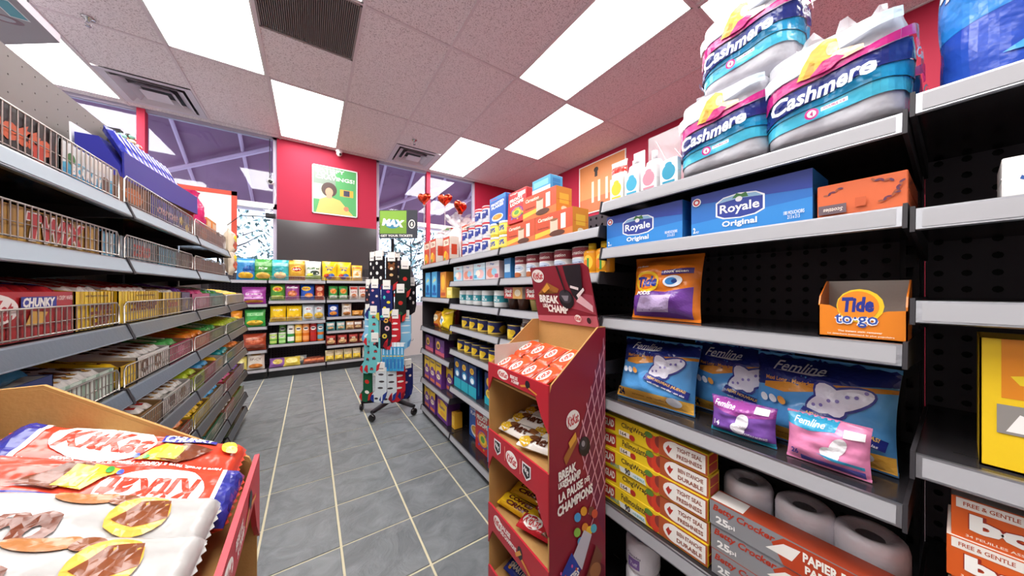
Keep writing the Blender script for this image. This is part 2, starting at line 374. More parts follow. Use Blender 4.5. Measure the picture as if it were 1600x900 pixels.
# windows
FR = '#b9b2c4/d'
def window(n, x0, x1, mull):
    mb = MB(); y0, y1 = BY+.02, BY+.08
    mb.box(x0, y0, .8, x0+.04, y1, CZ+.04, FR); mb.box(x1-.04, y0, .8, x1, y1, CZ+.04, FR); mb.box(x0, y0, .8, x1, y1, .85, FR)
    mb.box(x0, y0, 2.09, x1, y1, 2.16, '#efe9ea/d'); mb.box(x0, y0, CZ-.02, x1, y1, CZ+.04, FR)
    o = struct('window_%d' % n, mb, 'tall shopfront window with pale frame and transom')
    xs = [x0+.04] + mull + [x1-.04]
    for m in mull: q = MB(); q.box(m-.03, y0-.02, .85, m+.03, y1, CZ, '#c9304e/d'); q.build('mullion', o)
    for a, b in zip(xs, xs[1:]):
        for z0, z1 in ((.85, 2.09), (2.16, CZ-.02)):
            q = MB(); q.box(a, BY+.048, z0, b, BY+.054, z1, GLASS); q.build('pane', o)
window(1, LX, -.36, [-2.6, -1.52]); window(2, .83, 2.49, [1.63])
# outside: soffit of the canopy with pale struts, pavement, trees
mb = MB(); mb.add([(LX-2, BY+.16, 3.12), (RX+2, BY+.16, 3.12), (RX+2, 6.3, 2.42), (LX-2, 6.3, 2.42), (LX-2, BY+.16, 3.2), (RX+2, BY+.16, 3.2), (RX+2, 6.3, 2.6), (LX-2, 6.3, 2.6)],
       [(0, 1, 2, 3), (4, 5, 6, 7), (0, 1, 5, 4), (3, 2, 6, 7), (0, 3, 7, 4), (1, 2, 6, 5)], SOFFIT)
can_ = tag(link('canopy', mb.mesh('canopy')), 'purple underside of the shopfront canopy beyond the window glass', 'canopy')
mb = MB(); mb.box(LX-2, 6.3, 2.33, RX+2, 6.36, 2.62, '#efeaf0/d'); mb.build('fascia', can_)
for x in [-3, -2.2, -1.35, -.75, 1.0, 1.45, 2.0, 2.6]:
    mb = MB(); mb.tube([(x, 5.1, 3.05), (x, 6.28, 2.38)], .022, '#cdb4d6/d', 6); mb.build('strut', can_)
for x0, x1 in ((-1.9, -.45), (1.0, 2.1), (1.9, 2.9)):
    mb = MB(); mb.tube([(x0, 6.0, 2.52), (x1, 5.2, 2.96)], .03, '#cdb4d6/d', 6); mb.build('diagonal_brace', can_)
mb = MB(); mb.box(-12, BY+.14, -.12, 14, 30, -.06, '#e4e6e8/k'); struct('ground_outside', mb, 'pale snowy pavement outside the windows')
def tree(x, y, h, seed, lb):
    rnd = random.Random(seed); t = thing('street_tree', lb, 'tree', (x, y, -.06), 0, 'trees outside the windows')
    mb = MB(); mb.tube([(0, 0, 0), (.05, 0, h*.4), (0, .05, h*.9)], [.09, .06, .02], '#4a4340/k', 7)
    for k in range(16):
        z = h*rnd.uniform(.25, .85); a = rnd.uniform(0, 6.28); l = h*rnd.uniform(.2, .4)
        mb.tube([(0, 0, z), (l*.5*math.cos(a), l*.5*math.sin(a), z+l*.2), (l*math.cos(a), l*math.sin(a), z+l*.5)], [.03, .018, .006], '#4a4340/k', 5)
    mb.build('trunk', t); mb = MB()
    for k in range(900):
        a = rnd.uniform(0, 6.28); q = rnd.random()**.5*h*.42; z = h*rnd.uniform(.2, 1.05); c = Vector((q*math.cos(a), q*math.sin(a), z)); u = Vector([rnd.gauss(0, 1) for _ in range(3)]).normalized()*rnd.uniform(.05, .12); w = Vector([rnd.gauss(0, 1) for _ in range(3)]).normalized()*rnd.uniform(.03, .07)
        mb.add([c-u, c+w, c+u, c-w], [(0, 1, 2, 3)], rnd.choice(['#3d5a58/d', '#56706a/d', '#7fa0a0/d', '#2f4040/d', '#c8dadb/d']))
    tag(mb.build('foliage', t), kind='stuff')
tree(-2.0, 12, 3.4, 3, 'sparse bluish green tree outside the left window'); tree(-4.6, 14, 4.0, 4, 'tall bluish green tree outside past the left mullion'); tree(3.0, 11, 3.2, 5, 'bluish green tree outside the right window'); tree(-.6, 17, 3, 6, 'small bluish green tree outside behind the sparse one')
# ------------------------------------------------------------------ wall pieces
t = thing('poster', 'green SATISFY YOUR CRAVINGS poster in white frame on the red pillar', 'poster', (.295, BY-.012, 2.1))
mb = MB(); w, h = .55, .67
mb.box(-w/2, 0, 0, w/2, .01, h, '#4f9f5e')
for a in ((-w/2, -.004, 0, w/2, .01, .014), (-w/2, -.004, h-.014, w/2, .01, h), (-w/2, -.004, 0, -w/2+.014, .01, h), (w/2-.014, -.004, 0, w/2, .01, h)): mb.box(*a, '#efece8')
mb.build('frame', t); mb = MB()
ops = [R(.03, .6, .5, .97, '#7d8f80'), R(.03, .3, .4, .62, '#b9d0b0'), P([(.08, .03), (.16, .3), (.34, .38), (.6, .32), (.8, .12), (.9, .03)], '#e8b765'), E(.36, .52, .17, .15, '#4a3530'), E(.36, .47, .085, .09, '#c99a7c'), R(.3, .34, .42, .42, '#c99a7c'),
       R(.6, .42, .9, .56, '#e9a23a'), R(.68, .43, .82, .55, '#3a3b52'), T('SATISFY', .38, .92, .64, .075, '#f4f6f0'), T('YOUR', .29, .845, .46, .07, '#f4f6f0'), T('CRAVINGS!', .5, .765, .86, .08, '#f4f6f0'), E(.74, .16, .06, .05, '#b97a5a')]
prt(mb, ops, w, h, lambda x, z, e: (x, -e, z)); mb.build('printed_sheet', t)
t = thing('wall_poster', 'orange poster with pale candles on the right red wall under the ceiling', 'poster', (RX-.012, 2.9, 2.2), -PI/2)
mb = MB(); mb.box(-.42, 0, 0, .42, .01, .74, '#e8e4e0'); mb.build('frame', t); mb = MB()
prt(mb, [R(.02, .02, .98, .98, '#d98a4e'), R(.02, .02, .98, .3, '#c96a3a')] + [R(x, .2, x+.05, .62, '#f3dcc0') for x in (.3, .44, .6, .74)] + [E(.4, .84, .05, .05, '#2b2422'), R(.37, .7, .43, .82, '#2b2422')], .84, .74, lambda x, z, e: (x, -e, z)); mb.build('printed_sheet', t)
t = thing('security_camera', 'white dome security camera on the ceiling edge of the red pillar', 'camera', (.335, BY-.06, CZ))
mb = MB(); mb.lathe([(.045, 0), (.045, -.02), (.035, -.03)], '#efecec/g', 14); mb.build('mount', t)
mb = MB(); mb.lathe([(0, -.085), (.02, -.08), (.034, -.06), (.036, -.03)], '#e6e2e2/g', 14); mb.build('housing', t)
mb = MB(); mb.lathe([(.016, 0), (.013, .006), (0, .008)], '#1d1a1c/g', 12, Matrix.Translation((.012, -.028, -.06)) @ Matrix.Rotation(PI*.6, 4, 'X')); mb.build('lens', t)
t = thing('hanging_camera', 'small black lens camera with white cable beside the left window', 'camera', (-.42, BY-.05, 2.42))
mb = MB(); mb.lathe([(.03, -.02), (.04, 0), (.03, .02)], '#d9d5da/g', 14, Matrix.Rotation(PI/2, 4, 'X')); mb.build('housing', t)
mb = MB(); mb.lathe([(.024, .0), (.018, .006), (0, .008)], '#191718/g', 12, Matrix.Translation((0, -.02, 0)) @ Matrix.Rotation(PI/2, 4, 'X')); mb.build('lens', t)
mb = MB(); mb.tube([(.03, .03, 0), (.05, .02, -.15), (.03, .03, -.3), (-.03, .03, -.36), (-.06, .03, -.42)], .006, '#e8e4ea/d'); mb.tube([(-.01, .02, .55), (-.01, .02, .04)], .004, '#2b282c/d'); mb.build('cable', t)
mb = MB(); mb.box(-.05, .0, -.46, .05, .03, -.4, '#2b282c/d'); mb.tube([(.04, 0, -.44), (-.28, -.02, -.47)], .006, '#1e1c1f/d'); mb.tube([(-.28, -.02, -.47), (-.4, -.02, -.6)], .004, '#1e1c1f/d'); mb.build('bracket', t)
t = thing('window_sign', 'white window sign with red frame behind the candy shelves', 'sign', (-1.04, BY-.03, 1.62))
mb = MB(); mb.box(-.3, 0, 0, .3, .008, .62, '#dfe0dc'); mb.build('panel', t); mb = MB()
for a in ((-.3, -.004, 0, .3, .01, .05), (-.3, -.004, .57, .3, .01, .62), (-.3, -.004, 0, -.25, .01, .62), (.25, -.004, 0, .3, .01, .62)): mb.box(*a, '#c8452f')
mb.build('red_border', t)
# ================================================================== shelving
BLK = '#2c292d/d'; DK = '#454046/d'
def pegboard(W, H, z0, s, key, r=.2):
    mb = MB(); nx, nz = max(1, round(W/s)), max(1, round(H/s)); a, c = W/nx, H/nz; v = []; F = []
    for j in range(nz):
        for i in range(nx):
            o = len(v); x, z = (i+.5)*a, z0+(j+.5)*c
            sq = [(-1, -1), (0, -1), (1, -1), (1, 0), (1, 1), (0, 1), (-1, 1), (-1, 0)]
            v += [(x+p*a/2, 0, z+q*c/2) for p, q in sq]
            v += [(x+r*a*math.cos(-PI*.75+k*PI/4), 0, z+r*a*math.sin(-PI*.75+k*PI/4)) for k in range(8)]
            v += [(x+r*a*math.cos(-PI*.75+k*PI/4), .004, z+r*a*math.sin(-PI*.75+k*PI/4)) for k in range(8)]
            for k in range(8): F.append((o+k, o+(k+1) % 8, o+8+(k+1) % 8, o+8+k)); F.append((o+8+k, o+8+(k+1) % 8, o+16+(k+1) % 8, o+16+k))
    mb.add(v, F, key); mb.box(0, .012, z0, W, .016, z0+H, '#0b0a0b/d'); return mb  # near-black plate paints the dark void behind the holes
def upright(parent, x, y, H):
    mb = MB(); w, d = .012, .03
    for s_ in (-1, 1): mb.box(x+s_*.009-.004, y, 0, x+s_*.009+.004, y+d, H, BLK)
    n = int(H/.05)
    for k in range(n): mb.box(x-.006, y+.001, k*.05, x+.006, y+d, k*.05+.03, BLK)
    mb.box(x-.016, y+d, 0, x+.016, y+d+.004, H, BLK); mb.build('upright', parent)
def bay(label, loc, rz, W, D, H, shelves, base, hole=.2, low=None, lip=.034, rail='#8f8f94/m', strip='#98979b/d', peg=.035, fence=None, tilt=.006, group=None, back=DK, top=None, deckcol='#2b292c/g'):
    t = thing('shelving_bay', label, 'shelf', loc, rz, group)
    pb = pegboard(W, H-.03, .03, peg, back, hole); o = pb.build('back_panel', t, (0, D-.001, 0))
    upright(t, W-.018, D-.036, H)
    mb = MB(); mb.box(.004, .03, 0, W-.004, .045, base-.03, '#121112/g'); mb.box(.004, D-.02, 0, W-.004, D, base-.03, BLK); mb.build('kick_plate', t)
    for k, z in enumerate([base] + list(shelves)):
        mb = MB(); mb.box(.003, 0, z-.022, W-.003, D-.004, z-.001, deckcol if k else '#1f1d20/g', .001)
        for q in range(7):
            for r_ in range(2): x = .05+q*(W-.1)/6; mb.box(x-.012, .05+r_*.09, z-.0012, x+.012, .053+r_*.09, z-.0004, '#0d0c0d/d')
        sh = mb.build('shelf', t)
        l = MB(); l.prism([(.0, z), (-.004, z-.001), (-.006-tilt, z-lip), (-.003-tilt, z-lip-.002), (.0, z-lip)], .006, W-.006, rail); l.build('price_rail', sh)
        l = MB(); l.add([(.012, -.0052, z-.004), (W-.012, -.0052, z-.004), (W-.012, -.0066-tilt*.95, z-lip+.003), (.012, -.0066-tilt*.95, z-lip+.003)], [(0, 1, 2, 3)], strip if not low or z > 1 else low); l.build('price_strip', sh)
        for x in (.0005, W-.0055):
            l = MB(); fr = [(.02, z-lip-.005), (-.009-tilt, z-lip-.004), (-.006, z+.003), (.02, z+.003)]
            l.prism(fr if not k else [(D-.04, z-.065), (.02, z-lip-.005), (-.009-tilt, z-lip-.004), (-.006, z+.003), (.02, z+.003), (D-.04, z+.001)], x, x+.005, BLK); l.build('bracket', sh)
        if fence and z in fence:
            f = MB(); h = fence[z]; ww = W-.03; n = int(ww/.0165); y = .006; KEY = '#b9b4ae/m'
            f.tube([(.015, y, z+.004), (.015, y, z+h-.012), (.027, y, z+h), (W-.027, y, z+h), (W-.015, y, z+h-.012), (W-.015, y, z+.004)], .0022, KEY, 5)
            f.tube([(.015, y, z+.008), (W-.015, y, z+.008)], .002, KEY, 5); f.tube([(.015, y+.003, z+h*.5), (W-.015, y+.003, z+h*.5)], .0012, KEY, 4)
            for q in range(1, n): x = .015+ww*q/n; f.tube([(x, y-.001, z+.006), (x, y-.001, z+h)], .0013, KEY, 4, None, False)
            tag(f.build('wire_fence', sh), kind='stuff')
    return t
# right hand island, five bays from the far end towards the camera (fronts face -X)
RF, RD = .79, .365
RB = [(2.56, 1.928), (1.928, 1.284), (1.284, .653), (.653, .046), (.045, -.58)]
RS = [[1.259, .992, .745, .555, .308], [1.259, 1.108, .958, .81, .655, .405], [1.259, 1.108, .958, .81, .6, .36], [1.334, 1.185, .963, .706, .372], [1.357, 1.178, 1.034, .795, .5]]
RLB = ['black shelving bay at the far end of the grocery island by the sock rack', 'black shelving bay stocked with cereal boxes and navy tubs', 'black shelving bay behind the red cardboard chocolate stand', 'black shelving bay stocked with tissue boxes and cling wrap', 'black shelving bay holding paper towels and dryer sheet boxes']
for (y1, y0), sh, lb in zip(RB, RS, RLB):
    bay(lb, (RF, y1, 0), -PI/2, y1-y0, RD, 1.415, sh, .075, group='grocery island bays')
mb = MB(); t = thing('shelving_bay', 'rear side of the grocery island holding wrapped white packs', 'shelf', (1.19, .05, 0))
mb.box(0, 0, 0, .02, 2.5, 1.4, DK); mb.build('back_panel', t); mb = MB(); mb.box(.02, 0, 1.34, .36, 2.5, 1.36, '#2b292c/g'); mb.build('shelf', t); mb = MB(); mb.box(.02, 0, 0, .36, 2.5, .07, BLK); mb.build('base', t)
# end panel of the island at the sock rack
mb = MB(); mb.box(.80, 2.562, 0, 1.17, 2.58, 1.3, BLK, .002); tag(mb.build('end_panel'), 'black end panel closing the grocery island beside the sock rack', 'panel')
# back wall bays (fronts face -Y)
BF = 4.55
bay('black shelving bay of chips at the corner behind the candy shelves', (-1.0, BF, 0), 0, .58, .33, 1.26, [1.165, .885, .62, .345], .12, peg=.03, group='chip shelf bays', tilt=.003)
bay('black shelving bay of chips and stacked crisp tubes under the red pillar', (-.415, BF, 0), 0, .58, .33, 1.26, [1.165, .92, .665, .40], .12, peg=.03, fence={1.165: .05, .92: .05, .665: .05}, group='chip shelf bays', tilt=.003)
bay('black shelving bay of small nut and popcorn bags beside the sock rack', (.17, BF, 0), 0, .62, .33, 1.26, [1.172, .92, .70, .52, .33], .12, peg=.03, fence={1.172: .05, .92: .05}, group='chip shelf bays', tilt=.003)
# left hand candy shelving (fronts face +X)
LF, LD = -.444, .25
LZ = [1.30, 1.14, .95, .762, .577, .397, .215]
LSEC = [(.06, .70), (.70, 1.34), (1.34, 1.98), (1.98, 2.62), (2.62, 3.26)]
LLB = ['black candy shelving bay hidden beside the cardboard bin', 'tall black candy shelving bay with a gold wrapped bar box', 'tall black candy shelving bay with a tilted blue bar tray on top', 'lower black candy shelving bay with pink bags on top', 'black candy shelving bay at the aisle end before the chips']
for n, ((y0, y1), lb) in enumerate(zip(LSEC, LLB)):
    zz = LZ if n < 4 else LZ[2:]
    fe = {z: (.084 if z > 1.2 else .072 if z > 1 else .064) for z in zz}
    bay(lb, (LF, y0, 0), PI/2, y1-y0, LD, 1.72 if n < 3 else (1.40 if n == 3 else 1.12), list(reversed(zz)), .10, lip=.04, rail='#8d949b/m', strip='#8b959e/d', fence=fe, tilt=.012, group='candy shelving bays', back='#77716f/d' if n < 3 else DK, peg=.05, hole=.05, low='#6a7077/m')
# ================================================================== red cardboard chocolate stands
def RPut(kind, label, group, y, z, off=0, rz=0, rx=0): return put(kind, label, group, RF+.014+DD[kind]/2+off, y, z+.0005, -PI/2+rz, rx)
KRED = '#b5202f'; KDK = '#8e2233'; CARD = '#b98d55/k'
def kk_logo(x, y, w, h, rot=0, c='#c22a30', bg='#f4efe9'):
    return [E(x, y, w, h, bg, rot, 24), T('KitKat', x, y, w*1.7, h*1.05, c, .25, .03, rot)]
def stand(label, x, y, rz, header=True):
    t = thing('chocolate_stand', label, 'display stand', (x, y, 0), rz); W, D, Hf, Hb = .33, .232, .79, .935
    side = [(0, 0), (D, 0), (D, Hb), (D*.85, Hb), (D*.04, Hf), (0, Hf-.03)]
    for s_, nm in ((-1, 'side_panel'), (1, 'side_panel')):
        mb = MB(); x0 = s_*W/2; mb.prism(side, min(x0, x0-s_*.005), max(x0, x0-s_*.005), CARD); o = mb.build(nm, t)
        l = MB(); sp = [(.004, .004), (D-.004, .004), (D-.004, Hb-.004), (D*.85, Hb-.004), (D*.04, Hf-.006), (.004, Hf-.034)]; xi = x0-s_*.0056; l.prism(sp, min(xi, xi-s_*.0006), max(xi, xi-s_*.0006), CARD); l.build('cardboard_lining', o)
        p = MB(); sf = (lambda q, z, e: (W/2+e, q+D/2, z)) if s_ > 0 else (lambda q, z, e: (-W/2-e, D/2-q, z))
        def fx(a): return a if s_ > 0 else 1-a
        ops = [P([(fx(.002), .002), (fx(.998), .002), (fx(.998), .998), (fx(.85), .998), (fx(.04), Hf/Hb), (fx(.002), (Hf-.03)/Hb)], KDK), P([(fx(.5), .68), (fx(.62), .74), (fx(.98), .97), (fx(.98), .3), (fx(.86), .36)], '#7a2a44'), P([(fx(.2), .02), (fx(.98), .02), (fx(.98), .2), (fx(.75), .26)], '#6e1826')]
        for k in range(7):
            a = .46+.08*k; ops += [P([(fx(a), .66+.05*k), (fx(a+.012), .66+.05*k+.006), (fx(min(.985, a+.36)), max(.3, .42+.03*k)), (fx(min(.985, a+.35)), max(.3, .415+.03*k))], '#d99aa8')]
            ops += [P([(fx(.5+.03*k), .66-.05*k), (fx(.51+.03*k), .655-.05*k), (fx(.985), .93-.075*k), (fx(.985), .94-.075*k)], '#d99aa8')]
        ops += kk_logo(.38, .725, .115, .03, .18) + [P([(.22, .62), (.42, .675), (.46, .655), (.26, .595)], '#a5672f'), P([(.3, .66), (.42, .685), (.44, .665), (.33, .64)], '#e0a13c'), E(.58, .63, .1, .032, '#1c1a20', .3), E(.56, .64, .07, .02, '#35323a', .3), E(.555, .64, .03, .01, '#8d8a92', .3)]
        ops += [T('BREAK', .28, .575, .3, .028, '#f6f1ea', .1, .05, .14), T('LIKE A', .2, .545, .14, .018, '#f6f1ea', .1, .04, .14), T('CHAMP', .36, .548, .3, .027, '#f6f1ea', .1, .05, .14), T('LA PAUSE', .34, .512, .42, .028, '#f6f1ea', .1, .05, .14), T('DES', .62, .523, .1, .016, '#f6f1ea', .1, .04, .14), T('CHAMPIONS', .42, .478, .62, .031, '#f6f1ea', .1, .05, .14)]
        for (a, b_, c) in ((.45, .42, '#4f9fd6'), (.56, .428, '#e3a02e'), (.7, .415, '#7b4a35'), (.76, .4, '#d85a3a'), (.44, .375, '#8cc04a'), (.58, .375, '#e08a2e'), (.66, .357, '#efc52e'), (.74, .355, '#58b7c9'), (.5, .34, '#4f9fd6')): ops.append(E(a, b_, .05, .017, c, .7, 14))
        ops += [P([(.36, .31), (.56, .37), (.7, .34), (.52, .25)], '#c9c4cf'), P([(.04, .245), (.34, .325), (.5, .255), (.2, .175)], '#2d3f9e'), T('SMARTIES', .29, .245, .36, .026, '#f3efe8', .1, .04, .22)]
        for k in range(10): ops.append(E(.09+.036*k, .235+.018*((k*7) % 5 - 1.2), .014, .006, ('#e3a02e', '#6bb04a', '#d85aa0', '#58b7c9', '#d84a3a')[k % 5], .3, 10))
        ops += [P([(.2, .14), (.56, .21), (.64, .16), (.26, .07)], '#ece6df'), T('AERO', .42, .145, .3, .03, '#5a2c1c', .2, .05, .35), P([(.54, .2), (.78, .3), (.9, .25), (.64, .15)], '#7a4326'), E(.76, .22, .09, .03, '#a56c42', .8),
                P([(.3, .005), (.62, .09), (.7, .06), (.52, .005)], '#e9d9d4'), T('KitKat', .48, .03, .24, .024, '#c22a30', .2, .04, .4), P([(.6, .08), (.78, .15), (.92, .1), (.76, .005), (.56, .005)], '#8a5230'), P([(.66, .04), (.86, .115), (.88, .105), (.68, .03)], '#5d331c'), P([(.7, .02), (.9, .09), (.92, .08), (.72, .01)], '#5d331c')]
        prt(p, ops, D, Hb, sf); p.build('printed_side', o)
    mb = MB(); mb.box(-W/2+.006, D-.006, 0, W/2-.006, D-.001, Hb, CARD); mb.build('back_panel', t)
    for k, zt in enumerate((Hf, .55, .285, .06)):
        h = .045 if k == 0 else .085
        zb = zt-h; mb = MB()   # band with flared lower corners that runs down into the posts
        mb.prism([(-W/2, zt), (W/2, zt), (W/2, max(0, zb-.085)), (W/2-.03, max(0, zb-.05)), (W/2-.055, zb), (-W/2+.03, zb), (-W/2+.012, max(0, zb-.03)), (-W/2, max(0, zb-.06))], -.003, .003, KRED, 'y'); o = mb.build('front_band', t)
        p = MB()
        if k == 0: ops = kk_logo(.3, .5, .1, .36) + [T('BREAK LIKE', .5, .62, .13, .24, '#f6e9e4', .1, .04), T('A CHAMP', .52, .34, .13, .24, '#f6e9e4', .1, .04), P([(.6, .3), (.72, .55), (.75, .45), (.62, .2)], '#d9923c'), E(.72, .55, .035, .26, '#1c1a20'), P([(.74, .4), (.86, .2), (.85, .1), (.73, .3)], '#d9923c')]
        elif k == 1: ops = [P([(.13, .8), (.26, .8), (.26, .4), (.195, .2), (.13, .4)], '#e9e4e4'), P([(.145, .74), (.245, .74), (.245, .42), (.195, .27), (.145, .42)], '#222024'), T('NHL', .195, .55, .08, .16, '#e9e4e4', 0, .05, -.5), P([(.335, .25), (.343, .25), (.343, .8), (.335, .8)], '#e6a08e')] + kk_logo(.46, .5, .1, .3) + [P([(.6, .25), (.608, .25), (.608, .8), (.6, .8)], '#e6a08e'), P([(.64, .8), (.77, .8), (.77, .4), (.705, .2), (.64, .4)], '#e9e4e4'), P([(.655, .74), (.755, .74), (.755, .42), (.705, .27), (.655, .42)], '#222024'), T('NHL', .705, .55, .08, .16, '#e9e4e4', 0, .05, -.5)]
        else: ops = kk_logo(.2, .58, .08, .26) + [T('PAUSE', .35, .66, .18, .2, '#f6e9e4', .1, .05), T('DES CHAMPIONS', .4, .42, .28, .18, '#f6e9e4', .1, .05), E(.6, .5, .04, .24, '#1c1a20'), P([(.52, .3), (.6, .6), (.63, .52), (.54, .2)], '#d9923c'), P([(.64, .4), (.8, .12), (.79, .02), (.62, .3)], '#d9923c')]
        prt(p, ops, W, h, lambda q, z, e, zb=zb: (q, -.003-e, zb+z)); p.build('printed_band', o)
        mb = MB(); zf, zr = (zt-.055, zt+.07) if k == 0 else (zt-.036, zt+.045)   # sloped inner tray floor
        mb.prism([(.004, zf), (D-.007, zr-.02), (D-.007, zr-.024), (.004, zf-.004)], -W/2+.0065, W/2-.0065, CARD); mb.build('tray_floor', t)
    mb = MB(); mb.box(-W/2+.0065, .02, Hf-.03, -W/2+.009, D-.008, Hf+.06, '#cfc8c0/k'); mb.build('inner_flap', t)
    if not header: return t
    # header card rising from the back
    mb = MB(); hw, hh = .3, .205; tl = .05
    hs = lambda q, z, e: (q*(1-.04*z/hh), D-.012-tl*z/hh-e, .93+z)
    hp = [(-hw/2, 0), (hw/2, 0), (hw/2, hh*.93), (hw/2-.02, hh), (-hw/2, hh)]
    v = [hs(a, b_, 0) for a, b_ in hp] + [hs(a, b_, -.004) for a, b_ in hp]
    mb.add(v, [(0, 1, 2, 3, 4), (9, 8, 7, 6, 5)] + [(i, (i+1) % 5, 5+(i+1) % 5, 5+i) for i in range(5)], KDK); o = mb.build('header_card', t); p = MB()
    prt(p, [P([(.0, .0), (1, 0), (1, .18), (0, .1)], '#c96a78'), P([(.55, .3), (1, .2), (1, .5), (.75, .55)], '#b04a5c')] + kk_logo(.14, .84, .12, .12) + [P([(.08, .5), (.3, .72), (.5, .6), (.46, .53), (.28, .6), (.12, .44)], '#a5672f'), P([(.18, .58), (.3, .7), (.34, .62), (.22, .53)], '#e0a13c'), T('BREAK', .28, .42, .36, .14, '#f6f1ea', .1, .05, -.03), T('LIKE', .2, .3, .1, .07, '#f6f1ea', .1, .04), T('A', .26, .22, .04, .06, '#f6f1ea', .1, .04), T('CHAMP', .42, .25, .36, .14, '#f6f1ea', .1, .05, -.03),
         E(.6, .43, .12, .16, '#1b191d', -.2), E(.59, .47, .1, .11, '#3a373e', -.2), P([(.53, .49), (.65, .49), (.62, .4), (.57, .4)], '#8d8a92'), P([(.52, .98), (.55, .99), (.62, .55), (.6, .54)], '#20181c'), P([(.64, .98), (.92, .98), (.88, .6), (.78, .4), (.72, .5), (.66, .75)], '#221a22'), P([(.7, .62), (.82, .58), (.83, .62), (.71, .66)], '#e8dede'), P([(.78, .5), (.9, .62), (.91, .58), (.8, .45)], '#e8dede'), P([(.76, .4), (.98, .24), (.99, .34), (.84, .5)], '#e3b8c0')] + kk_logo(.74, .12, .05, .06) + [E(.9, .1, .03, .05, '#2a2226')], hw, hh, hs, .04); p.build('printed_header', o)
    return t
LS = stand('red cardboard chocolate stand whose top bin shows loose bars, facing the grocery island', -.07, .455, PI/2, False)
RS_ = stand('red cardboard chocolate stand with raised header card in front of the grocery island', .537, .786, -PI/2)
# bars in the stands
OR = '#d8502a/f'
bag('kk_bar', .105, .068, .016, OR, [R(.08, 0, .92, .12, '#c23f24'), E(.5, .52, .27, .27, '#e6dcd6'), T('KitKat', .5, .52, .44, .3, '#c0341f', .25, .03), R(.1, .86, .9, .97, '#e3c3b4')], 'chocolate_bar', 'chocolate bar', 3, True, nu=10, nv=8)
bag('aero_bar', .18, .06, .028, '#efe9e2/f', [E(.18, .3, .14, .3, '#e3b62e'), E(.3, .62, .1, .2, '#7a4a2a'), E(.82, .66, .12, .26, '#8a562e'), E(.9, .3, .07, .2, '#b98a4a'), T('Aero', .54, .5, .5, .62, '#5d2f1d', .2, .05)], 'chocolate_bar', 'chocolate bar', 4, True, nu=14, nv=8)
bag('crisp_bar', .18, .058, .028, '#ecbe22/f', [R(.06, .0, .94, .18, '#d9a51c'), T('COFFEE', .5, .66, .62, .28, '#6b2a1c', .2, .05), T('CRISP', .5, .3, .56, .3, '#6b2a1c', .2, .05)], 'chocolate_bar', 'chocolate bar', 5, True, nu=14, nv=8)
bag('chunky_bar', .18, .056, .028, '#b5242c/f', [E(.3, .5, .2, .42, '#f1eae4'), T('KitKat', .3, .5, .34, .5, '#c02c30', .25, .03), R(.52, .55, .88, .85, '#2b3290'), T('CHUNKY', .7, .7, .3, .2, '#f3f0ea', .15, .04), P([(.55, .1), (.66, .48), (.9, .36), (.8, .1)], '#6a3a24')], 'chocolate_bar', 'chocolate bar', 6, True, nu=14, nv=8)
bag('smart_box', .12, .05, .02, '#27358c/f', [E(.2, .3, .06, .14, '#e3a02e'), E(.8, .3, .06, .14, '#6bb04a'), E(.7, .75, .06, .14, '#d85aa0'), E(.3, .8, .06, .14, '#58b7c9'), T('SMARTIES', .5, .5, .7, .4, '#f3efe8', .1, .04)], 'chocolate_bar', 'chocolate bar', 7, True, nu=10, nv=8)
def in_stand(st, kind, label, group, lx, ly, lz, slope, yaw=0, up=True):
    name, cat, me, parts = K[kind]
    M = st.matrix_basis @ Matrix.Translation((lx, ly, lz)) @ Matrix.Rotation(slope, 4, 'X') @ Matrix.Rotation(yaw, 4, 'Z') @ Matrix.Rotation(-PI/2, 4, 'X')
    o = link(name, me); o.matrix_basis = M; tag(o, label, cat, group)
    for p, m in parts: link(p, m, o)
    return o
bpy.context.view_layer.update()
SL = math.atan2(.10, .22)
# right stand, top bin: two rows of four small orange bars standing up the slope
for r_ in range(2):
    for k in range(4):
        lx = -.135+.074*k; ly = .045+.095*r_; lz = .748+.45*ly+.012
        in_stand(RS_, 'kk_bar', ('small orange wafer bar in the top bin row behind the front band', 'small orange wafer bar in the top bin row below the header card')[r_], ('orange bars, front row', 'orange bars, back row')[r_], lx+.03, ly+.005, lz, SL, PI/2-.12+random.uniform(-.06, .06))
def fill_tray(zt, rows, yaw):
    for r_, (kinds) in enumerate(rows):
        for c_, (kd, lb, gp) in enumerate(kinds):
            ly = .045+.058*r_; in_stand(RS_, kd, lb, gp, -.066+.128*c_, ly, zt-.036+.276*ly+.02+.004*((r_+c_) % 2), .27, yaw+random.uniform(-.08, .08))
AE = ('aero_bar', 'white wrapped bubbly chocolate bar in the second tray of the stand with header', 'white bars in the second tray'); CR = ('crisp_bar', 'yellow wafer bar in the third tray of the stand with the header card', 'yellow bars in the third tray'); CH = ('chunky_bar', 'dark red wafer bar in the third tray of the stand with the header card', 'red bars in the third tray'); SM = ('smart_box', 'blue candy pack in the lowest tray of the stand with the header card', 'blue packs in the lowest tray')
fill_tray(.55, [(AE, AE)]*3, .2); fill_tray(.285, [(CR, CH), (CR, CH), (CH, CR)], .2); fill_tray(.06, [(SM, SM)]*3, .2)
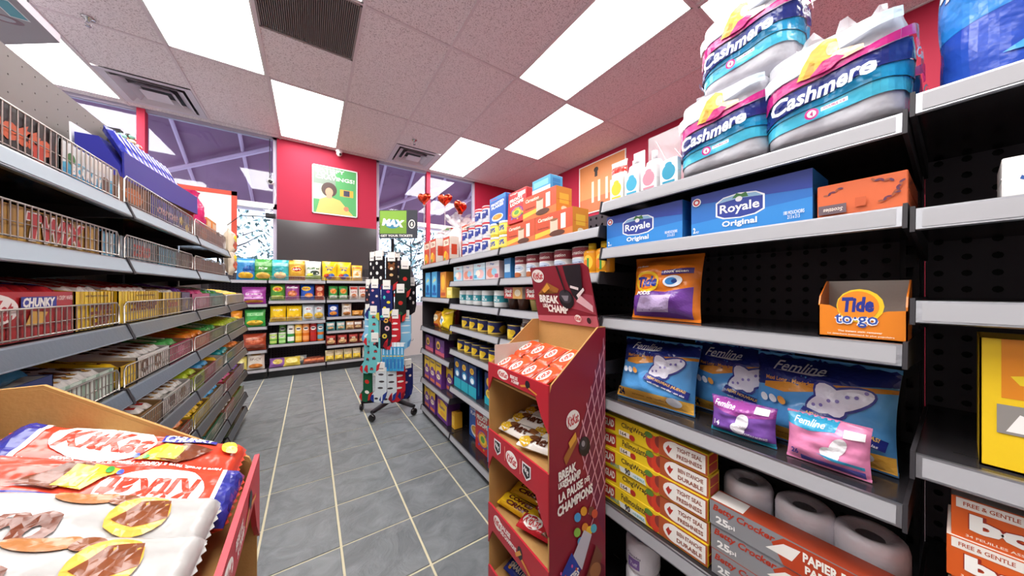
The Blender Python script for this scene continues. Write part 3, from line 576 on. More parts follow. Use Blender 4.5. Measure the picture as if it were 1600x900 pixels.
# left stand, big share size bars lying down the slope towards its open front
bag('share_kk', .215, .075, .036, '#c9402a/f', [R(.0, 0, .1, 1, '#2c2f86'), R(.1, 0, .12, 1, '#f1ece8'), E(.36, .62, .2, .42, '#f3eeea', 0, 28), T('KitKat', .37, .6, .36, .42, '#cf3f2a', .25, .035), R(.57, .72, .83, .94, '#2b2f8f'), T('CHUNKY', .7, .83, .24, .17, '#f5f2ee', .2, .05), P([(.52, .28), (.6, .66), (.68, .62), (.66, .24)], '#e9c12e'), P([(.62, .26), (.68, .68), (.83, .6), (.7, .22)], '#6e3820'), P([(.6, .3), (.62, .62), (.7, .62), (.68, .28)], '#eecb54'), E(.52, .34, .012, .05, '#4a62c0'), E(.56, .32, .014, .05, '#3e9a44'),
     T('Have a break, have a KitKat · Faites la pause... KitKat', .46, .13, .66, .1, '#f6e8e2', .15, .02), E(.9, .7, .04, .14, '#efc83c'), E(.92, .62, .03, .1, '#f5dd7a')], 'chocolate_bar', 'chocolate bar', 11, True, nu=34, nv=16, sub=.008)
bag('share_aero', .215, .075, .036, '#adaba9/f', [E(.12, .25, .08, .3, '#8a5230'), E(.3, .3, .07, .2, '#9a6236'), E(.52, .85, .1, .12, '#a36a3a'), E(.64, .8, .05, .1, '#7a4424'), T('Aero', .3, .45, .42, .6, '#6a331c', .2, .06), E(.72, .55, .1, .3, '#e0a845', .2), P([(.64, .5), (.7, .72), (.8, .74), (.82, .5), (.72, .4)], '#7a4020')], 'chocolate_bar', 'chocolate bar', 12, True, nu=34, nv=16, sub=.008)
LSL = math.atan2(.085, .2)
def lbar(kind, label, lx, dz, ly=.115, flip=False, roll=.3):
    name, cat, me, parts = K[kind]; W = .215; H = .075
    M = LS.matrix_basis @ Matrix.Translation((lx, ly, .725+.43*ly+dz)) @ Matrix.Rotation(LSL, 4, 'X') @ Matrix.Rotation(PI/2 if flip else -PI/2, 4, 'Z') @ Matrix.Rotation(-PI/2 + (-roll if flip else roll), 4, 'X') @ Matrix.Translation((0, 0, -H/2))
    o = link(name, me); o.matrix_basis = M; tag(o, label, cat)
    for p, m in parts: link(p, m, o)
lbar('share_kk', 'large red share bar reading upright in the bin of loose bars', .118, .062)
lbar('share_kk', 'large red share bar lying upside down in the bin of loose bars', .052, .056, .108, True)
lbar('share_aero', 'large white share bar beside the upside down red one in the bin', -.008, .054, .12)
lbar('share_aero', 'large white share bar lying second from the upside down red one in the bin', -.068, .052, .12)
lbar('share_aero', 'large white share bar lying furthest from the upside down red one', -.122, .045, .12)
bag('caram', .19, .05, .024, '#e0a83a/f', [E(.3, .5, .2, .4, '#7a4424'), T('NUTS', .62, .5, .4, .5, '#5a2a18', .1, .05)], 'chocolate_bar', 'chocolate bar', 14, True)
# ================================================================== household bay of the grocery island
def round_pack(kind, W, D, H, r, col, ops, name, cat, tuft=True, rolls=2, top='#d6d4da/f', sub=.012):
    DD[kind] = D; a, b = W/2-r, D/2-r; L = [2*a, PI*r/2, 2*b, PI*r/2, 2*a, PI*r/2, 2*b, PI*r/2]; tot = sum(L)
    def per(s, e=0):
        s = (s + a) % tot; i = 0
        while s > L[i]+1e-9: s -= L[i]; i += 1
        R_ = r+e
        if i == 0: return (-a+s, -b-R_)
        if i == 1: t = s/r; return (a+R_*math.sin(t), -b-R_*math.cos(t))
        if i == 2: return (a+R_, -b+s)
        if i == 3: t = s/r; return (a+R_*math.cos(t), b+R_*math.sin(t))
        if i == 4: return (a-s, b+R_)
        if i == 5: t = s/r; return (-a-R_*math.sin(t), b+R_*math.cos(t))
        if i == 6: return (-a-R_, b-s)
        t = s/r; return (-a-R_*math.cos(t), -b-R_*math.sin(t))
    def bul(x, z): return .004*abs(math.sin(PI*rolls*(x/W+.5)))*math.sin(PI*z/H) + .0015*math.sin(70*x+50*z)
    m = MB(); n = 72; F = []
    levels = [(0, -.02), (.012, -.004)] + [(H*k/14, 0) for k in range(1, 14)] + [(H-.012, -.004), (H, -.022)]
    m.grid(n, len(levels)-1, lambda i, j: (lambda lv: (*per(tot*i, lv[1]+bul(tot*i if i < .5 else tot*(i-1), lv[0])), lv[0]))(levels[round(j*(len(levels)-1))]), col)
    m.add([(*per(tot*k/n, -.022), H) for k in range(n)], [tuple(range(n))], top); m.add([(*per(tot*k/n, -.02), 0) for k in range(n)], [tuple(range(n))], top)
    p = MB(); FINISH[0] = 'f'; prt(p, ops, W, H, lambda x, z, e: (*per(x, e+.0006+bul(x, z)), z), sub); FINISH[0] = ''
    t = MB()
    if tuft:
        rnd = random.Random(5)
        t.grid(12, 3, lambda i, j: ((i-.5)*W*.8, -.1*D+.02*math.sin(i*17)*j, H+.03*j*(1+.35*math.sin(i*23))), CELLO); t.grid(12, 3, lambda i, j: ((i-.5)*W*.8, .25*D+.02*math.sin(i*13)*j, H+.026*j*(1+.35*math.sin(i*19))), CELLO)
    define(kind, name, cat, m, printed_wrap=p, film_fin=t)
def cash_ops():
    def band(lo, hi, c, n=14): xs = [-.6+2.2*k/n for k in range(n+1)]; return [P([(xs[k], lo(xs[k])), (xs[k+1], lo(xs[k+1])), (xs[k+1], hi(xs[k+1])), (xs[k], hi(xs[k]))], c) for k in range(n)]
    w1 = lambda x: .16+.1*x; w2 = lambda x: .3+.2*x; w3 = lambda x: .46+.22*x+.03*math.sin(6*x); sky = lambda x: .92
    o = band(w1, lambda x: w1(x)+.12, '#4bbcdc', 6) + band(lambda x: w1(x)+.12, w2, '#1f93c4', 6) + band(w2, w3, '#23307c', 6) + band(w3, lambda x: w3(x)+.09+.03*math.sin(5*x+1), '#c92b84')
    return o + [P([(.02, .6), (.98, .84), (.98, .93), (.02, .74)], '#d9ecf6'), P([(.3, .6), (.34, .72), (.42, .84), (.52, .9), (.6, .86), (.62, .74), (.55, .66), (.46, .62)], '#e3bd4c'), P([(.34, .6), (.4, .74), (.44, .72), (.42, .6)], '#c99a38'), E(.57, .78, .045, .06, '#edc2a4'), P([(.55, .7), (.6, .74), (.7, .72), (.78, .7), (.78, .66), (.68, .64), (.6, .64)], '#edc2a4'), P([(.4, .6), (.5, .7), (.6, .7), (.66, .66), (.56, .6)], '#c92f7c'),
         T('Cashmere', .47, .45, .74, .15, '#eef6fa', .35, .03, .13), T('Cashmere', 1.22, .56, .3, .09, '#eef6fa', .35, .03, .1), T('Cashmere', -.26, .34, .3, .09, '#eef6fa', .35, .03, .1), E(.42, .24, .055, .05, '#c42a86'), E(.42, .24, .035, .033, '#f4f0f4'), T('4', .42, .24, .025, .045, '#b3247a', 0, .04), P([(.49, .235), (.68, .255), (.68, .29), (.49, .27)], '#f4f0f4'), T('DOUBLE = 8', .585, .263, .15, .02, '#b3247a', 0, .02, .06)]
round_pack('cash', .178, .15, .2, .04, '#bfbec6/f', cash_ops(), 'toilet_paper_pack', 'toilet paper')
g = None
for y, z, off, lb in ((.143, 1.334, 0, 'wrapped toilet paper pack at the shelf end above the orange tissue box'), (.325, 1.334, 0, 'wrapped toilet paper pack standing next to the clear acrylic holder'), (.29, 1.537, .04, 'wrapped toilet paper pack stacked on top of another pack'), (.143, 1.334, .165, 'wrapped toilet paper pack hidden behind the one at the shelf end'), (.325, 1.334, .165, 'wrapped toilet paper pack behind the one by the acrylic holder')):
    RPut('cash', lb, 'toilet paper packs on the top shelf', y, z, off)
# acrylic holder with lotion bottles
t = thing('acrylic_holder', 'clear acrylic holder with round i marks behind small bottles', 'holder', (RF+.13, .5, 1.3345), -PI/2)
mb = MB(); mb.box(-.07, 0, 0, .075, .004, .21, CLEAR); mb.build('back_sheet', t); mb = MB(); mb.box(-.07, -.06, 0, .075, 0, .004, CLEAR); mb.build('foot', t)
mb = MB(); mb.box(-.11, -.02, 0, -.071, -.016, .17, '#e9e7ea/g'); mb.build('white_sheet', t)
mb = MB(); prt(mb, [E(.88, .8, .06, .045, '#f0ecec'), E(.88, .8, .045, .034, '#5a4a50'), T('i', .88, .8, .015, .05, '#f5f2f2', .2, .03), P([(.2, .9), (.5, .45), (.515, .45), (.215, .9)], '#e9e6ea'), P([(.6, .7), (.85, .42), (.865, .42), (.615, .7)], '#e9e6ea')], .145, .21, lambda x, z, e: (x, -e, z)); mb.build('printed_mark', t)
def bottle(kind, W, D, H, col, cap, ops, name='bottle', cat='bottle', neck=.5):
    DD[kind] = D; m = MB(); n = 20
    def sec(z, k): return [(W/2*k*math.copysign(abs(math.cos(2*PI*q/n))**.7, math.cos(2*PI*q/n)), D/2*k*math.copysign(abs(math.sin(2*PI*q/n))**.7, math.sin(2*PI*q/n)), z) for q in range(n)]
    lv = [(0, .9), (.006, 1), (H*.68, 1), (H*.76, .9), (H*.8, neck)]; v = [p for z, k in lv for p in sec(z, k)]
    m.add(v, [(i*n+q, i*n+(q+1) % n, (i+1)*n+(q+1) % n, (i+1)*n+q) for i in range(len(lv)-1) for q in range(n)] + [tuple(range(n))], col, None, True)
    c = MB(); c.lathe([(min(W, D)/2*neck*1.15, H*.79), (min(W, D)/2*neck*1.15, H), (0, H)], cap, 14); p = MB(); prt(p, ops, W, H, lambda x, z, e: (x, -D/2*(max(.02, 1-abs(2*x/W)**2.8))**.35-e, z), W/8)
    define(kind, name, cat, m, cap=c, printed_label=p)
bottle('lotion', .05, .03, .135, '#f1eef0/g', '#f5f3f4/g', [R(.2, .2, .8, .6, '#eec9d0'), T('BABY', .5, .48, .5, .06, '#b04a60'), T('LOTION', .5, .36, .5, .05, '#b04a60')], 'lotion_bottle')
for y, off, lb in ((.565, .03, 'white lotion bottle nearest the red and green packet'), (.515, .045, 'white lotion bottle before the clear acrylic sheet'), (.59, .06, 'white lotion bottle behind the other two lotion bottles')): RPut('lotion', lb, 'white lotion bottles', y, 1.334, off)
for kd, c1, c2, y, lb in (('sy', '#f2efe9', '#e9c52e', .607, 'small yellow and white blister pack beside lotion bottles'), ('sb', '#eef0f3', '#3aa5c8', .553, 'small light blue and white blister pack before lotion bottles'), ('sp', '#f2eeee', '#e08a9c', .498, 'small pink and white blister pack before the acrylic holder'), ('st', '#e9f1f2', '#1f93b5', .44, 'small teal and white blister pack beside the toilet paper')):
    carton(kd, .048, .02, .07, c1, [E(.5, .5, .38, .3, c2), E(.5, .78, .2, .1, c2), R(.15, .08, .85, .16, c2)], name='blister_pack', cat='pack'); RPut(kd, lb, 'small blister packs', y, 1.334)
bag('rg', .06, .14, .03, '#e7e2d8/f', [R(0, .7, 1, .85, '#d2352c'), R(0, .45, 1, .58, '#4c8a3c'), R(0, .15, 1, .3, '#d2352c')], 'snack_bag', 'bag', 9); RPut('rg', 'red, white and green striped packet at the end of the top shelf', None, .628, 1.334, .03)
# second shelf: tissue boxes
def royale(W, H):
    return [R(.0, .0, 1, 1, '#2a6fc0'), P([(0, .0), (1, 0), (1, .45), (0, .3)], '#2f86d2'), P([(0, .78), (1, .62), (1, 1), (0, 1)], '#28409c'), P([(.25, .7), (.25, .38), (.32, .3), (.47, .27), (.6, .3), (.67, .38), (.67, .7), (.6, .8), (.46, .84), (.32, .8)], '#f2f5f8'), P([(.265, .68), (.265, .4), (.33, .325), (.47, .295), (.59, .325), (.655, .4), (.655, .68), (.46, .72)], '#2a3c94'), P([(.265, .68), (.46, .72), (.655, .68), (.6, .775), (.46, .81), (.32, .775)], '#8fb7d8'), P([(.4, .74), (.44, .84), (.48, .8), (.52, .83), (.54, .72)], '#3f7a3e'), E(.46, .7, .03, .06, '#eceaf0'),
            T('Royale', .46, .5, .34, .26, '#f6f8fa', 0, .02), T('Original', .46, .16, .3, .17, '#f6f8fa', 0, .025), T('2', .035, .13, .025, .14, '#f6f8fa', 0, .03), T('PLY', .07, .08, .03, .05, '#f6f8fa'), E(.06, .82, .045, .1, '#f2f5f8'), E(.06, .82, .035, .08, '#c23a48'), E(.06, .82, .018, .04, '#f2f5f8'), T('180 MOUCHOIRS\n21.5 x 21.5', .88, .16, .14, .16, '#f6f8fa', 0, .01)]
for kd, w, y, lb in (('roy1', .24, .523, 'blue tissue box farthest from the orange tissue box'), ('roy2', .222, .27, 'blue tissue box right beside the orange tissue box')):
    carton(kd, w, .12, .1, '#2a62b4', royale(w, .1), [R(0, 0, 1, 1, '#2d7ac6')], name='tissue_box', cat='tissue box'); RPut(kd, lb, 'blue tissue boxes', y, 1.185)
carton('royn', .12, .1, .085, '#26336f', [R(.1, .2, .9, .8, '#2f52a0')], name='tissue_box', cat='tissue box'); RPut('royn', 'dark blue tissue box tucked behind and between the two blue ones', None, .393, 1.185, .13)
leaf = []
for (x, y, r_, s_) in ((.2, .75, .5, 1), (.75, .85, -.3, 1), (.82, .35, .6, 1), (.92, .6, 1.2, .8)):
    leaf += [E(x+.05*k*math.cos(r_)*s_, y+.08*k*math.sin(r_)*s_, .035, .03, ('#6a2f4a', '#a0563a', '#5d3550')[k % 3], r_+(.6 if k % 2 else -.6), 10) for k in range(-2, 3)]
carton('leafbox', .105, .2, .06, '#d9683c', leaf + [R(.02, .08, .36, .36, '#6c5a62'), T('Scotties', .2, .2, .24, .12, '#e9d9cf', .2, .02, PI), P([(.46, .2), (.58, .2), (.58, .46), (.46, .46)], '#c95c34')], leaf, name='tissue_box', cat='tissue box'); RPut('leafbox', 'orange tissue box printed with dark leaves', None, .1, 1.185)
# third shelf: laundry pods pouch and empty orange counter tray
bag('pods', .2, .185, .075, '#e07a22/f', [P([(.04, .04), (.04, .36), (.3, .44), (.6, .42), (.95, .5), (.92, .04)], '#6f3f96'), P([(.1, .1), (.2, .36), (.7, .38), (.62, .12)], '#b9a3cc'), E(.3, .58, .21, .17, '#f2c530', 0, 28), E(.3, .58, .16, .125, '#e87f22', 0, 28), T('Tide', .31, .58, .34, .17, '#27348c', .2, .05, .06), P([(.55, .74), (.94, .78), (.94, .7), (.55, .67)], '#4a3478'), T('100% ocean', .74, .725, .3, .035, '#f3e7dc', .1, .02, .05), E(.7, .58, .12, .085, '#e9eef4', .2), E(.68, .58, .07, .055, '#2f7fc4', .2), E(.72, .58, .035, .03, '#1f3f86'), T('PODS', .26, .4, .26, .06, '#f4f0f6', .1, .04), T('Spring Meadow', .2, .83, .22, .04, '#f6e6d6', .3, .01)], 'pod_pouch', 'pouch', 21, nu=26, nv=26, sub=.01)
RPut('pods', 'orange and purple laundry pod pouch leaning on the shelf', None, .475, .963, .0, 0, -.12)
DD['togo'] = .075; m = MB(); W, D = .104, .075; t_ = .002
m.box(-W/2, -D/2, 0, W/2, D/2, t_, '#a8a29c/k'); m.box(-W/2, D/2-t_, 0, W/2, D/2, .104, '#a8a29c/k')
for x in (-W/2, W/2-t_): m.prism([(-D/2, 0), (D/2, 0), (D/2, .104), (D/2-.012, .104), (-D/2+.01, .075), (-D/2, .058)], x, x+t_, '#d97522')
fp = [(-W/2, 0), (W/2, 0), (W/2, .052), (.3*W, .05), (.1*W, .042), (-.15*W, .044), (-.35*W, .058), (-W/2, .06)]; m.prism(fp, -D/2, -D/2+t_, '#e2811f', 'y')
m.prism([(.27*W*math.cos(a*PI/8), .058+.03*math.sin(a*PI/8)) for a in range(16)], -D/2-.0008, -D/2+.001, '#f0c52c', 'y')
p = MB(); prt(p, [E(.48, .56, .235, .25, '#e88a22', 0, 28), T('Tide', .48, .58, .36, .26, '#27348c', .2, .05, .05), T('to·go', .46, .3, .5, .24, '#f4f4f6', 0, .06), T('to·go', .46, .3, .49, .22, '#2c50a4', 0, .01), T('The instant stain remover', .5, .12, .5, .03, '#f6efe0'), T('Le détachant instantané le plus populaire', .5, .06, .75, .03, '#f6efe0')], W, .104, lambda x, z, e: (x, -D/2-.001-e, z))
define('togo', 'counter_tray', 'tray', m, printed_front=p); RPut('togo', 'orange cardboard counter tray with grey inside, standing empty', None, .1, .963, .004)
# fourth shelf: sanitary pads
FB = '#5aa2e2/f'
def pad_art(x, y, s, r): return [E(x, y, .25*s, .13*s, '#3a3f8c', r, 24), E(x-.05*s, y+.0*s, .1*s, .2*s, '#3a3f8c', r, 16), E(x, y, .235*s, .105*s, '#e2dfee', r, 24), E(x-.05*s, y+.0*s, .085*s, .175*s, '#e2dfee', r, 16)] + [E(x+d*.055*s, y+d*.036*s+.025*s*(d % 2), .014*s, .018*s, '#8a7fc0') for d in (-3, -2, -1, 0, 1, 2, 3)]
def fem(big): return [P([(0, 1), (1, 1), (1, .82), (.6, .72), (.3, .62), (0, .6)], '#25307f'), P([(.1, .64), (.35, .62), (.62, .72), (1, .8), (1, .76), (.62, .66), (.3, .56), (.1, .58)], '#d9903a'), T('Femline', .38, .86, .4, .12, '#eef0fa', .35, .01), P([(.2, .8), (.5, .79), (.6, .82), (.5, .8)], '#eef0fa'), T('Maxi Long · Maxis longues', .36, .69, .5, .06, '#e9a24a', .1, .02)] + [o for o in pad_art(.68, .58, 1.0, .5)] + [P([(.42, .36), (.95, .2), (.97, .3), (.45, .46)], '#2a3488'), T('NEW! NOUVEAU! ¡NUEVAS!', .7, .345, .46, .05, '#f3c56a', .1, .03, -.2), T('with wings · avec ailes · con alas', .7, .28, .44, .035, '#eef0fa', .1, .02, -.2), R(0, .02, 1, .17, '#e6b04a'), T('24', .08, .1, .1, .1, '#1d2458', 0, .04), T('serviettes · pads · toallas sanitarias', .55, .1, .6, .03, '#a06a2a'), E(.8, .12, .09, .06, '#e9eff8'), E(.12, .46, .03, .05, '#e9eff8', .7), E(.2, .46, .03, .05, '#e9eff8', .7), E(.28, .46, .03, .05, '#e6a04a', .7)]
bag('fem', .225, .195, .085, FB, fem(1), 'pad_pack', 'sanitary pads', 31, nu=26, nv=26, sub=.012)
for y, off, tl, yw, lb in ((.51, .0, -.3, .12, 'blue sanitary pad pack nearest the red chocolate stand'), (.335, .1, -.12, .0, 'blue sanitary pad pack standing half hidden between two others'), (.175, .05, -.22, -.05, 'blue sanitary pad pack behind the pink and purple packs')): RPut('fem', lb, 'blue sanitary pad packs', y, .706, off, yw, tl)
bag('padv', .125, .085, .05, '#7a4fa6/f', [P([(0, 1), (1, 1), (1, .75), (.5, .6), (0, .7)], '#a04a9c'), T('Femline', .25, .84, .36, .16, '#f0e9f6', .35, .01), E(.55, .5, .1, .22, '#f2eef6', -.3), E(.48, .3, .11, .14, '#f2eef6', -.3), R(.0, .0, 1, .12, '#2a93b0'), T('14', .12, .3, .1, .14, '#f0e9f6'), T('NEW! NOUVEAU! NUEVAS!', .66, .2, .5, .07, '#f0e9f6', .1, .02), R(.72, .8, .92, .95, '#f2eef6')], 'pad_pack', 'sanitary pads', 32, sub=.007, nu=24, nv=22)
RPut('padv', 'small purple sanitary pad pack in front of blue packs', None, .283, .706, .004, .05, -.06)
bag('padp', .115, .095, .045, '#e58bb5/f', [P([(0, 1), (.66, 1), (.62, .78), (.3, .7), (0, .74)], '#3aa0c9'), T('Femline', .3, .86, .4, .13, '#f6f3f8', .35, .01), E(.66, .52, .09, .2, '#f7f3f7', -.4), E(.56, .36, .12, .12, '#f7f3f7', -.2), P([(.4, .3), (.6, .24), (.95, .2), (.95, .26), (.6, .3)], '#3aa0c9'), R(.2, .04, .95, .16, '#5552a8'), T('26', .12, .2, .1, .12, '#4a3f98', 0, .03), R(.72, .74, .95, .88, '#f7f3f7')], 'pad_pack', 'sanitary pads', 33, sub=.007, nu=24, nv=22)
RPut('padp', 'small pink sanitary pad pack in front of blue packs', None, .145, .706, .002, .02, -.08)
# fifth shelf: cling wrap, foil, wrapped rolls
def glad(fr, bonus):
    return [R(0, 0, 1, 1, '#f0cf25'), P([(0, .1), (.13, .18), (.13, .92), (0, .86)], '#b83228'), T('GLAD', .055, .54, .12, .44, '#f8f2e8', 0, .04), T('Pellimoulante' if fr else 'ClingWrap', .34, .66, .27, .36, '#3a2c26', 0, .02), E(.52, .5, .05, .4, '#c23a2c'), E(.565, .42, .05, .42, '#d9452e'), E(.6, .62, .04, .3, '#8c3a30'), E(.5, .78, .04, .16, '#5d8a3a'), R(.6, .04, 1, .98, '#b4562f'), E(.74, .52, .1, .42, '#f7f3ec'), R(.73, .12, .985, .92, '#f7f3ec'), P([(.665, .5), (.69, .72), (.7, .6), (.72, .62), (.71, .5), (.69, .28)], '#b83228'), T('BIEN ETANCHE' if fr else 'TIGHT SEAL', .86, .68, .2, .2, '#8c4326', 0, .03), T('DURABLE' if fr else 'FRESHNESS', .86, .34, .2, .2, '#8c4326', 0, .03)] + ([P([(.2, .06), (.48, .06), (.46, .36), (.18, .36)], '#e9f3ee'), T('BONUS', .13, .22, .1, .2, '#2aa0a8', 0, .02), T('90', .28, .24, .06, .34, '#2b2422', 0, .04), T('+10 BONUS', .4, .2, .12, .14, '#2aa0a8')] if bonus else [R(.18, .1, .3, .38, '#f3e9d8'), T('164', .23, .24, .07, .2, '#3a2c26'), E(.33, .22, .03, .16, '#b83228')])
for fr in (0, 1):
    for bo in (0, 1): carton('glad%d%d' % (fr, bo), .308, .056, .0545, '#ebc920', glad(fr, bo), [R(.1, .1, .9, .9, '#b83228')], [R(0, 0, 1, 1, '#efd23a')], name='wrap_box', cat='wrap box')
for k, (fr, bo, ws) in enumerate(((1, 1, 'lowest'), (0, 0, 'second lowest'), (0, 1, 'middle'), (1, 0, 'second highest'), (0, 0, 'topmost'))):
    RPut('glad%d%d' % (fr, bo), 'yellow cling wrap box, %s of the stack' % ws, 'stacked cling wrap boxes', .497-.0015*(k % 2), .372+.0552*k, .003*(k % 2))
carton('foil', .325, .055, .057, '#8f8e92', [R(0, 0, 1, 1, '#8a8a8e'), P([(.42, 0), (.36, .6), (.42, .95), (1, 1), (1, 0)], '#b9411f'), P([(.33, .3), (.42, .75), (.5, .8), (.46, .3)], '#f0ece6'), T('Betty Crocker', .2, .72, .36, .34, '#b3351f', .25, .03), T('25', .08, .3, .08, .3, '#f4f2f0', 0, .04), T('pi', .14, .26, .04, .22, '#f4f2f0', 0, .02), T("PAPIER D'ALUMINIUM", .74, .68, .46, .34, '#f7f2ea', 0, .04), T('PAPEL DE ALUMINIO', .74, .28, .44, .28, '#f7f2ea', 0, .04), E(.93, .5, .05, .4, '#1f1a1a'), E(.93, .5, .03, .24, '#f0ece6')], [R(.1, .1, .9, .9, '#b9411f')], [R(0, .0, 1, 1, '#9a3a22'), R(.0, .1, .2, .9, '#dcd8d4')], name='foil_box', cat='foil box')
for k, ws in enumerate(('lowest', 'middle', 'topmost')): RPut('foil', 'grey and orange foil box, %s of the stack' % ws, 'stacked foil boxes', .172+.002*k, .372+.0575*k, .002*(k % 2))
m = MB(); r = .05; H = .1; DD['tproll'] = .1
m.lathe([(.02, H-.012), (.03, H-.002), (.04, H), (r-.003, H-.006), (r, H-.016), (r, .014), (r-.006, .002), (0, 0)], '#f2eef4/f', 22); c = MB(); c.lathe([(.02, H-.012), (.019, H-.03), (0, H-.03)], '#a79a94/k', 14); p = MB(); prt(p, [P([(.44, .16), (.56, .2), (.56, .5), (.44, .46)], '#8a6ab0'), T('Cascades', .5, .56, .14, .08, '#5a4a70', .1, .01), T('Tuff', .5, .32, .08, .1, '#efe9f4')], 2*PI*r, H, on_cyl(r), .015)
define('tproll', 'toilet_roll', 'toilet paper', m, core=c, printed_band=p)
for y, nm in ((.3, 'next to the cling wrap boxes'), (.195, 'between two others behind the foil boxes'), (.1, 'beside the shelf end behind the foil boxes')):
    RPut('tproll', 'single wrapped toilet roll on top of another, ' + nm, 'wrapped toilet rolls', y, .474, .066); RPut('tproll', 'single wrapped toilet roll under another, ' + nm, 'wrapped toilet rolls', y, .372, .066)
for y, z, lb in ((.56, .076, 'wrapped toilet roll standing at the bottom, under another roll'), (.56, .178, 'wrapped toilet roll standing on another roll on the bottom deck'), (.455, .076, 'wrapped toilet roll beside the yellow pouch on the bottom deck')): RPut('tproll', lb, 'wrapped rolls on the bottom deck', y, z-.001, .02)
bag('yel', .11, .2, .06, '#eacb22/f', [R(.1, .3, .9, .7, '#f3e06a'), T('SCRUB', .5, .5, .6, .1, '#2f5aa8', 0, .04)], 'pouch', 'pouch', 41); RPut('yel', 'yellow pouch standing on the bottom deck under the foil boxes', None, .36, .075, .03)
# last bay towards the camera
def sponge(): return [P([(-.6, .0), (1.6, 0), (1.6, .45), (-.6, .35)], '#2b4fb8'), P([(-.6, .35), (1.6, .45), (1.6, .75), (-.6, .7)], '#2f86d8'), P([(-.6, .7), (1.6, .75), (1.6, .92), (-.6, .88)], '#6cc0e0'), T('SpongeTowels', .5, .74, 1.3, .2, '#27338c', .3, .05), T('SpongeTowels', .5, .74, 1.28, .19, '#f3f6fa', .3, .02), P([(.2, .1), (.5, .3), (.8, .12), (.6, .05)], '#4aa0e0'), P([(.3, .3), (.36, .6), (.4, .55), (.35, .3)], '#cfe6f6')]
round_pack('towel', .24, .15, .23, .06, '#2f9fc4/f', sponge(), 'paper_towel_pack', 'paper towels')
RPut('towel', 'blue paper towel pack on the top shelf of the last bay', 'paper towel packs', -.105, 1.357, 0); 
round_pack('towelt', .12, .12, .25, .055, '#2ca8ac/f', [P([(-.6, 0), (1.6, 0), (1.6, .3), (-.6, .2)], '#5a4aa8'), P([(-.6, .6), (1.6, .7), (1.6, .78), (-.6, .7)], '#bfe6e4')], 'paper_towel_pack', 'paper towels'); RPut('towelt', 'teal paper towel pack behind the large blue one', 'paper towel packs', -.045, 1.357, .17)
carton('napk', .16, .1, .055, '#eeecec', [T('SpongeTowels', .5, .5, .84, .4, '#23539c', .3, .04)], name='napkin_box', cat='box'); RPut('napk', 'low white box with blue script lettering', None, -.112, 1.178)
DD['banana'] = .12; m = MB(); W, D, H = .17, .11, .185
m.prism([(-W/2, 0), (W/2, 0), (W/2, H), (-W/2, H)], D/2-.002, D/2, '#efc51e', 'y'); m.prism([(-W/2, 0), (W/2, 0), (W/2, H*.5), (W/2, H), (-W/2, H)], -D/2, -D/2+.002, '#f1c91f', 'y'); m.box(-W/2, -D/2, 0, W/2, D/2, .002, '#efc51e')
for x in (-W/2, W/2-.002): m.prism([(-D/2, 0), (D/2, 0), (D/2, H), (-D/2, H)], x, x+.002, '#f1c91f')
p = MB(); prt(p, [R(.1, .55, 1, 1, '#e38a1e'), P([(.14, .72), (.5, .8), (.8, .76), (.8, .64), (.5, .62), (.18, .66)], '#f3d22c'), T('BANANA', .38, .77, .36, .07, '#2b3a80', 0, .05), T('BOAT', .38, .69, .24, .07, '#2b3a80', 0, .05), T('SPORT', .4, .58, .4, .08, '#3a3f98', .2, .05), T('ULTRA', .4, .51, .3, .035, '#2b3a80'), R(.08, .28, .98, .5, '#8f8a86'), P([(.12, .3), (.18, .44), (.4, .34), (.4, .3)], '#f4f0ec'), P([(.4, .3), (.6, .42), (.62, .3)], '#f1c91f')], W, H, on_front(D))
define('banana', 'sunscreen_tray', 'tray', m, printed_front=p); RPut('banana', 'yellow and orange sunscreen counter tray on the shelf', None, -.1, .795, .006)
carton('bounce', .2, .11, .0595, '#dc6420', [R(0, 0, 1, 1, '#dd5f1f'), E(.8, .3, .42, .75, '#efc12c', .2), E(.85, .3, .28, .5, '#4aa8d0', .2), E(.9, .28, .18, .34, '#78b83c', .2), R(.02, .74, .3, .98, '#f3ece4'), T('FREE & GENTLE', .16, .86, .22, .1, '#b3502a'), T('bounce', .46, .45, .78, .44, '#9a2b1f', 0, .1), T('bounce', .46, .45, .77, .42, '#f7f4ee', 0, .06), T('34 FEUILLES ASSOUPLISSANTES', .28, .1, .44, .06, '#f6e3d2')], [R(0, 0, 1, 1, '#e06a22')], [R(0, 0, 1, 1, '#e9e2da')], name='dryer_sheet_box', cat='box')
for k, ws in enumerate(('lowest', 'second lowest', 'second highest', 'topmost')): RPut('bounce', 'orange dryer sheet box, %s of the stack' % ws, 'stacked dryer sheet boxes', -.088-.004*(k % 2), .5+.0602*k, .004*(k % 2))
